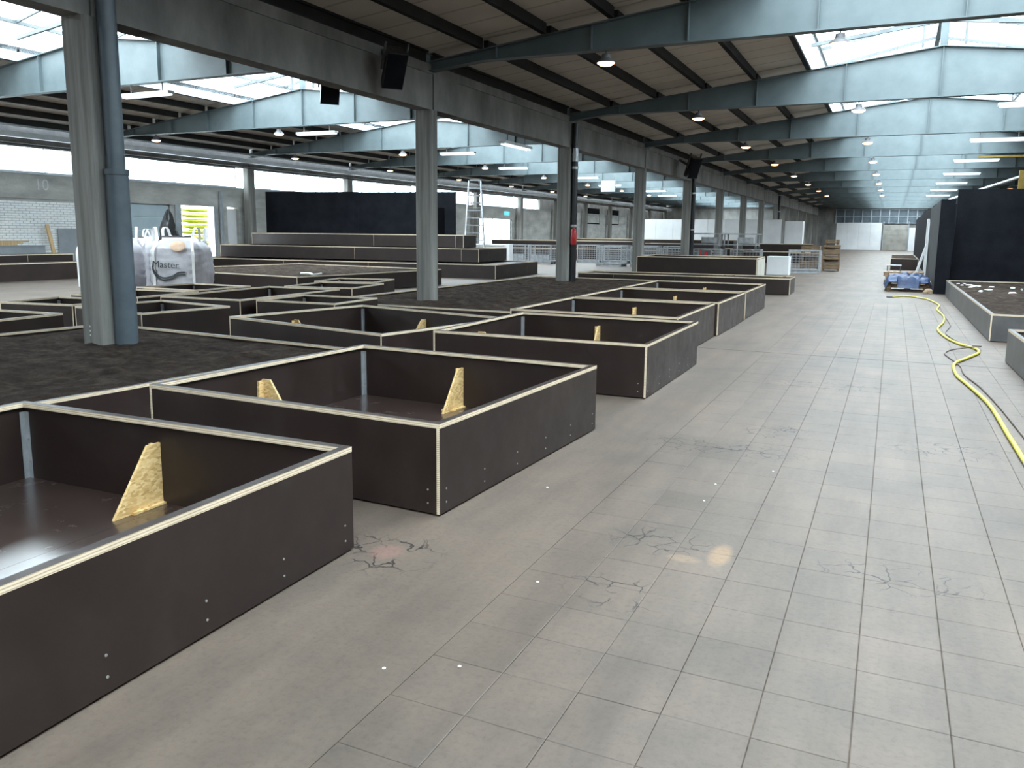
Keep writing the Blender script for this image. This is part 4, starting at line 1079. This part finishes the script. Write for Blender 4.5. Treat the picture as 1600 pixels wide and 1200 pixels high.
# ------------------------------------------------------------------ hose and cable
hp = [(1640, 790), (1600, 724), (1575, 683), (1545, 635), (1512, 604), (1494, 588), (1491, 571), (1510, 562), (1529, 553), (1522, 546), (1498, 539), (1478, 529), (1465, 516), (1474, 505), (1474, 495), (1464, 485), (1467, 478), (1452, 470), (1440, 467), (1418, 464), (1393, 465)]
pts = [G(u, v, .0)+Vector((0, 0, .019)) for u, v in hp]
t = thing('garden_hose', 'yellow hose snaking along the aisle floor beside the planters', 'hose', (0, 0, 0))
MB().tube(spline(pts, 8), .018, M['yellow'], 10).build('hose_tube', t, smooth=True)
e_ = pts[-1]; MB().tube([e_+Vector((.02, 0, 0)), e_+Vector((-.12, -.02, .0))], .025, M['lamp_body'], 10).build('hose_nozzle', t)
cp = [(1640, 740), (1600, 690), (1560, 640), (1530, 608), (1505, 588), (1498, 574), (1480, 560), (1474, 554), (1482, 549), (1508, 549), (1530, 547), (1505, 540), (1482, 528), (1476, 520), (1483, 510), (1478, 500), (1472, 490), (1468, 480)]
pts = [G(u, v, .0)+Vector((.02, .05, .011)) for u, v in cp]
for i in (9, 10): pts[i].z = .05
tag(MB().tube(spline(pts, 8), .011, M['cable'], 8).build('power_cable', None, None, 0, True), 'thin brown cable lying along the yellow hose', 'cable')
# small debris on the floor
for u, v in ((855, 762), (1100, 783), (1118, 757), (600, 1045), (840, 910), (718, 1042), (1208, 737)):
    p = G(u, v); mb = MB().lathe([(.007, 0), (.008, .003), (.004, .005)], M['plaster_bits'], 6)
    tag(mb.build('paper_scrap', None, (p.x, p.y, .0005)), 'tiny white scrap lying on the aisle floor', 'scrap', 'white scraps on the floor')

# ------------------------------------------------------------------ lamps
lm = []
lm.append(('housing', MB().lathe([(.04, .15), (.07, .145), (.08, .08), (.15, .03), (.16, .0)], M['lamp_body'], 16).mesh('housing', True)))
lm.append(('lens', MB().lathe([(.02, -.05), (.10, -.04), (.15, -.005), (.15, .004)], M['lamp'], 16).mesh('lens', True)))
lm.append(('hanger', MB().box((-.012, -.012, .14), (.012, .012, .20), M['lamp_body']).mesh('hanger')))
def lamp(x, y, z, label, group):
    t = thing('hall_lamp', label, 'lamp', (x, y, z), 0, group)
    for nm, me in lm: link(nm, me, t)
for n, y in enumerate(YC):
    if y < 12 or y > 66: continue
    lamp(-4.65, y+.0, 4.46, 'glowing warm hall lamp hanging under a girder of the main nave', 'warm lamps of the main nave')
    lamp(-.95, y, 4.46, 'glowing warm hall lamp hanging near the ridge of the main nave', 'warm lamps near the ridge')
    if y > 27: lamp(6.1, y, 4.46, 'glowing warm hall lamp over the black partitions', 'warm lamps over the partitions')
    if y > 19:
        lamp(-18.0, y, 4.62, 'glowing warm hall lamp hanging near the ridge of the left nave', 'warm lamps of the left nave')
        lamp(-23.4, y, 4.62, 'glowing warm hall lamp near the window side of the left nave', 'warm lamps by the windows')
fm = [('housing', MB().box((-.75, -.09, .05), (.75, .09, .11), M['tube_body']).mesh('housing')), ('tube', MB().tube([(-.72, -.045, .03), (.72, -.045, .03)], .019, M['tube'], 8).mesh('tube')), ('tube', MB().tube([(-.72, .045, .03), (.72, .045, .03)], .019, M['tube'], 8).mesh('tube')), ('hanger', MB().box((-.5, -.01, .11), (-.48, .01, .30), M['lamp_body']).box((.48, -.01, .11), (.5, .01, .30), M['lamp_body']).mesh('hanger'))]
def fluo(x, y, z, rz, label, group):
    t = thing('fluorescent_light', label, 'light', (x, y, z), rz, group)
    for nm, me in fm: link(nm, me, t)
for n, y in enumerate(YC):
    if y < 12 or y > 66: continue
    if y > 20: fluo(2.6, y, 4.365, 0, 'white fluorescent light under a girder of the main nave', 'fluorescent lights, main nave')
    fluo(-15.5 if n % 2 else -16.5, y, 4.52, 0, 'white fluorescent light under a girder of the left nave', 'fluorescent lights, left nave')
fluo(XC-.05, 17.9, 3.56, PI/2, 'white fluorescent light hanging beside the dividing beam', 'fluorescent lights at the beam')

# loudspeakers on the beam
def speaker(x, y, z, rz, tilt, label, s=1.):
    t = thing('loudspeaker', label, 'loudspeaker', (x, y, z), rz); t.rotation_euler = (tilt, 0, rz); t.scale = (s, s, s)
    MB().prism([(-.26, -.2), (.26, -.2), (.18, .2), (-.18, .2)], 'z', -.45, .45, M['black_plastic']).build('cabinet', t)
    MB().box((-.24, -.215, -.42), (.24, -.2005, .42), M['black']).build('grille', t)
    MB().box((-.05, .2, -.05), (.05, .95, .05), M['lamp_body']).build('wall_arm', t)
    MB().box((-.30, -.03, -.05), (-.262, .03, .62), M['lamp_body']).box((.262, -.03, -.05), (.30, .03, .62), M['lamp_body']).build('bracket', t)
p = YP(622, 112, 13.0)
speaker(-7.66, 11.75, 4.25, .9, .6, 'black loudspeaker tilted down on the dividing beam near the second column', .68)
speaker(-8.62, 11.3, 3.95, .9, .35, 'small black loudspeaker hanging behind the dividing beam', .6)
speaker(-7.38, 32.6, 4.2, .9, .4, 'black loudspeaker on the beam farther down the hall', .9)

# rails / ducts along the left nave
def along(name, label, x, z, w_, h_, mat, y0_=12., y1_=100.):
    t = thing(name, label, 'duct', (x, 0, z)); n = 12; L_ = (y1_-y0_)/n
    me = MB().box((-w_/2, .02, -h_/2), (w_/2, L_-.02, h_/2), mat).mesh('duct_section')
    mf = MB().box((-w_/2-.012, -.025, -h_/2-.012), (w_/2+.012, .025, h_/2+.012), mat).mesh('duct_joint')
    for i in range(n):
        link('duct_section', me, t, (0, y0_+i*L_, 0)); link('duct_joint', mf, t, (0, y0_+i*L_, 0))
along('steel_duct', 'long pale steel duct running along the left nave windows', -25.0, 4.46, .10, .16, M['duct'])
along('steel_duct', 'upper steel cable tray above the duct by the windows', -25.2, 4.76, .16, .05, M['rail'])
t = thing('roof_pipe', 'thin dark pipe below the steel duct by the windows', 'pipe', (-25.2, 0, 4.2))
MB().tube([(0, 12, 0), (0, 100, 0)], .03, M['black_pipe'], 8).build('pipe', t)
for i in range(24): MB().tube([(0, 13+i*3.6, 0), (0, 13+i*3.6, .2)], .008, M['black_pipe'], 5).build('hanger', t)

# fire extinguisher on column 3
t = thing('fire_extinguisher', 'red fire extinguisher hung on the column with the black pipe', 'extinguisher', (-7.82, 20.72, 1.28))
MB().lathe([(.06, 0), (.075, .02), (.075, .36), (.05, .42), (.02, .45)], M['red'], 14).build('cylinder', t, smooth=True)
MB().box((-.015, -.05, .45), (.015, .06, .49), M['lamp_body']).build('valve', t)
MB().tube(spline([(0, .05, .47), (.06, .08, .35), (.085, .02, .12)], 5), .009, M['lamp_body'], 6).build('hose', t)
MB().box((-.09, .07, .1), (-.07, .13, .4), M['lamp_body']).build('bracket', t)
# mural / white bright area at left nave far: bright windows and stand
t = thing('white_stand', 'white counter unit beyond the step ladder', 'counter', (-19.6, 36.0, 0), .1)
MB().box((0, 0, 0), (2.3, .9, .95), M['white_panel']).build('body', t); MB().box((-.05, -.05, .95), (2.35, .95, 1.0), M['white_panel']).build('top', t)
MB().box((2.3, -.02, .2), (2.6, .5, 1.02), M['white_panel']).build('side_box', t)
tag(MB().box((XWALL+.031, 55.2, 2.85), (XWALL+.10, 56.0, 3.12), M['screenblue']).build('exit_sign'), 'small blue lit sign above the bright glazed door', 'sign')
t = thing('hanging_panel', 'white square panel hanging under a girder of the left nave', 'panel', (-14.2, 42.78, 0))
MB().box((-.4, -.02, 3.82), (.4, .02, 4.42), M['white_panel']).build('board', t)
for s_ in (-.3, .3): MB().tube([(s_, 0, 4.42), (s_, 0, 4.83)], .008, M['galv'], 6).build('rod', t)
# yellow lift frame above the right black wall
t = thing('yellow_lift', 'yellow lift mast behind the big black wall', 'lift', (3.9, 33.5, 0))
MB().box((-.10, -.08, 0), (.10, .08, 3.9), M['ochre']).build('mast', t)
MB().tube([(-2.2, 0, 2.9), (1.8, 0, 4.35)], .05, M['galv'], 8).build('boom', t)
MB().box((-1.4, -.04, 4.35), (1.6, .04, 4.42), M['ochre']).build('cross_bar', t)
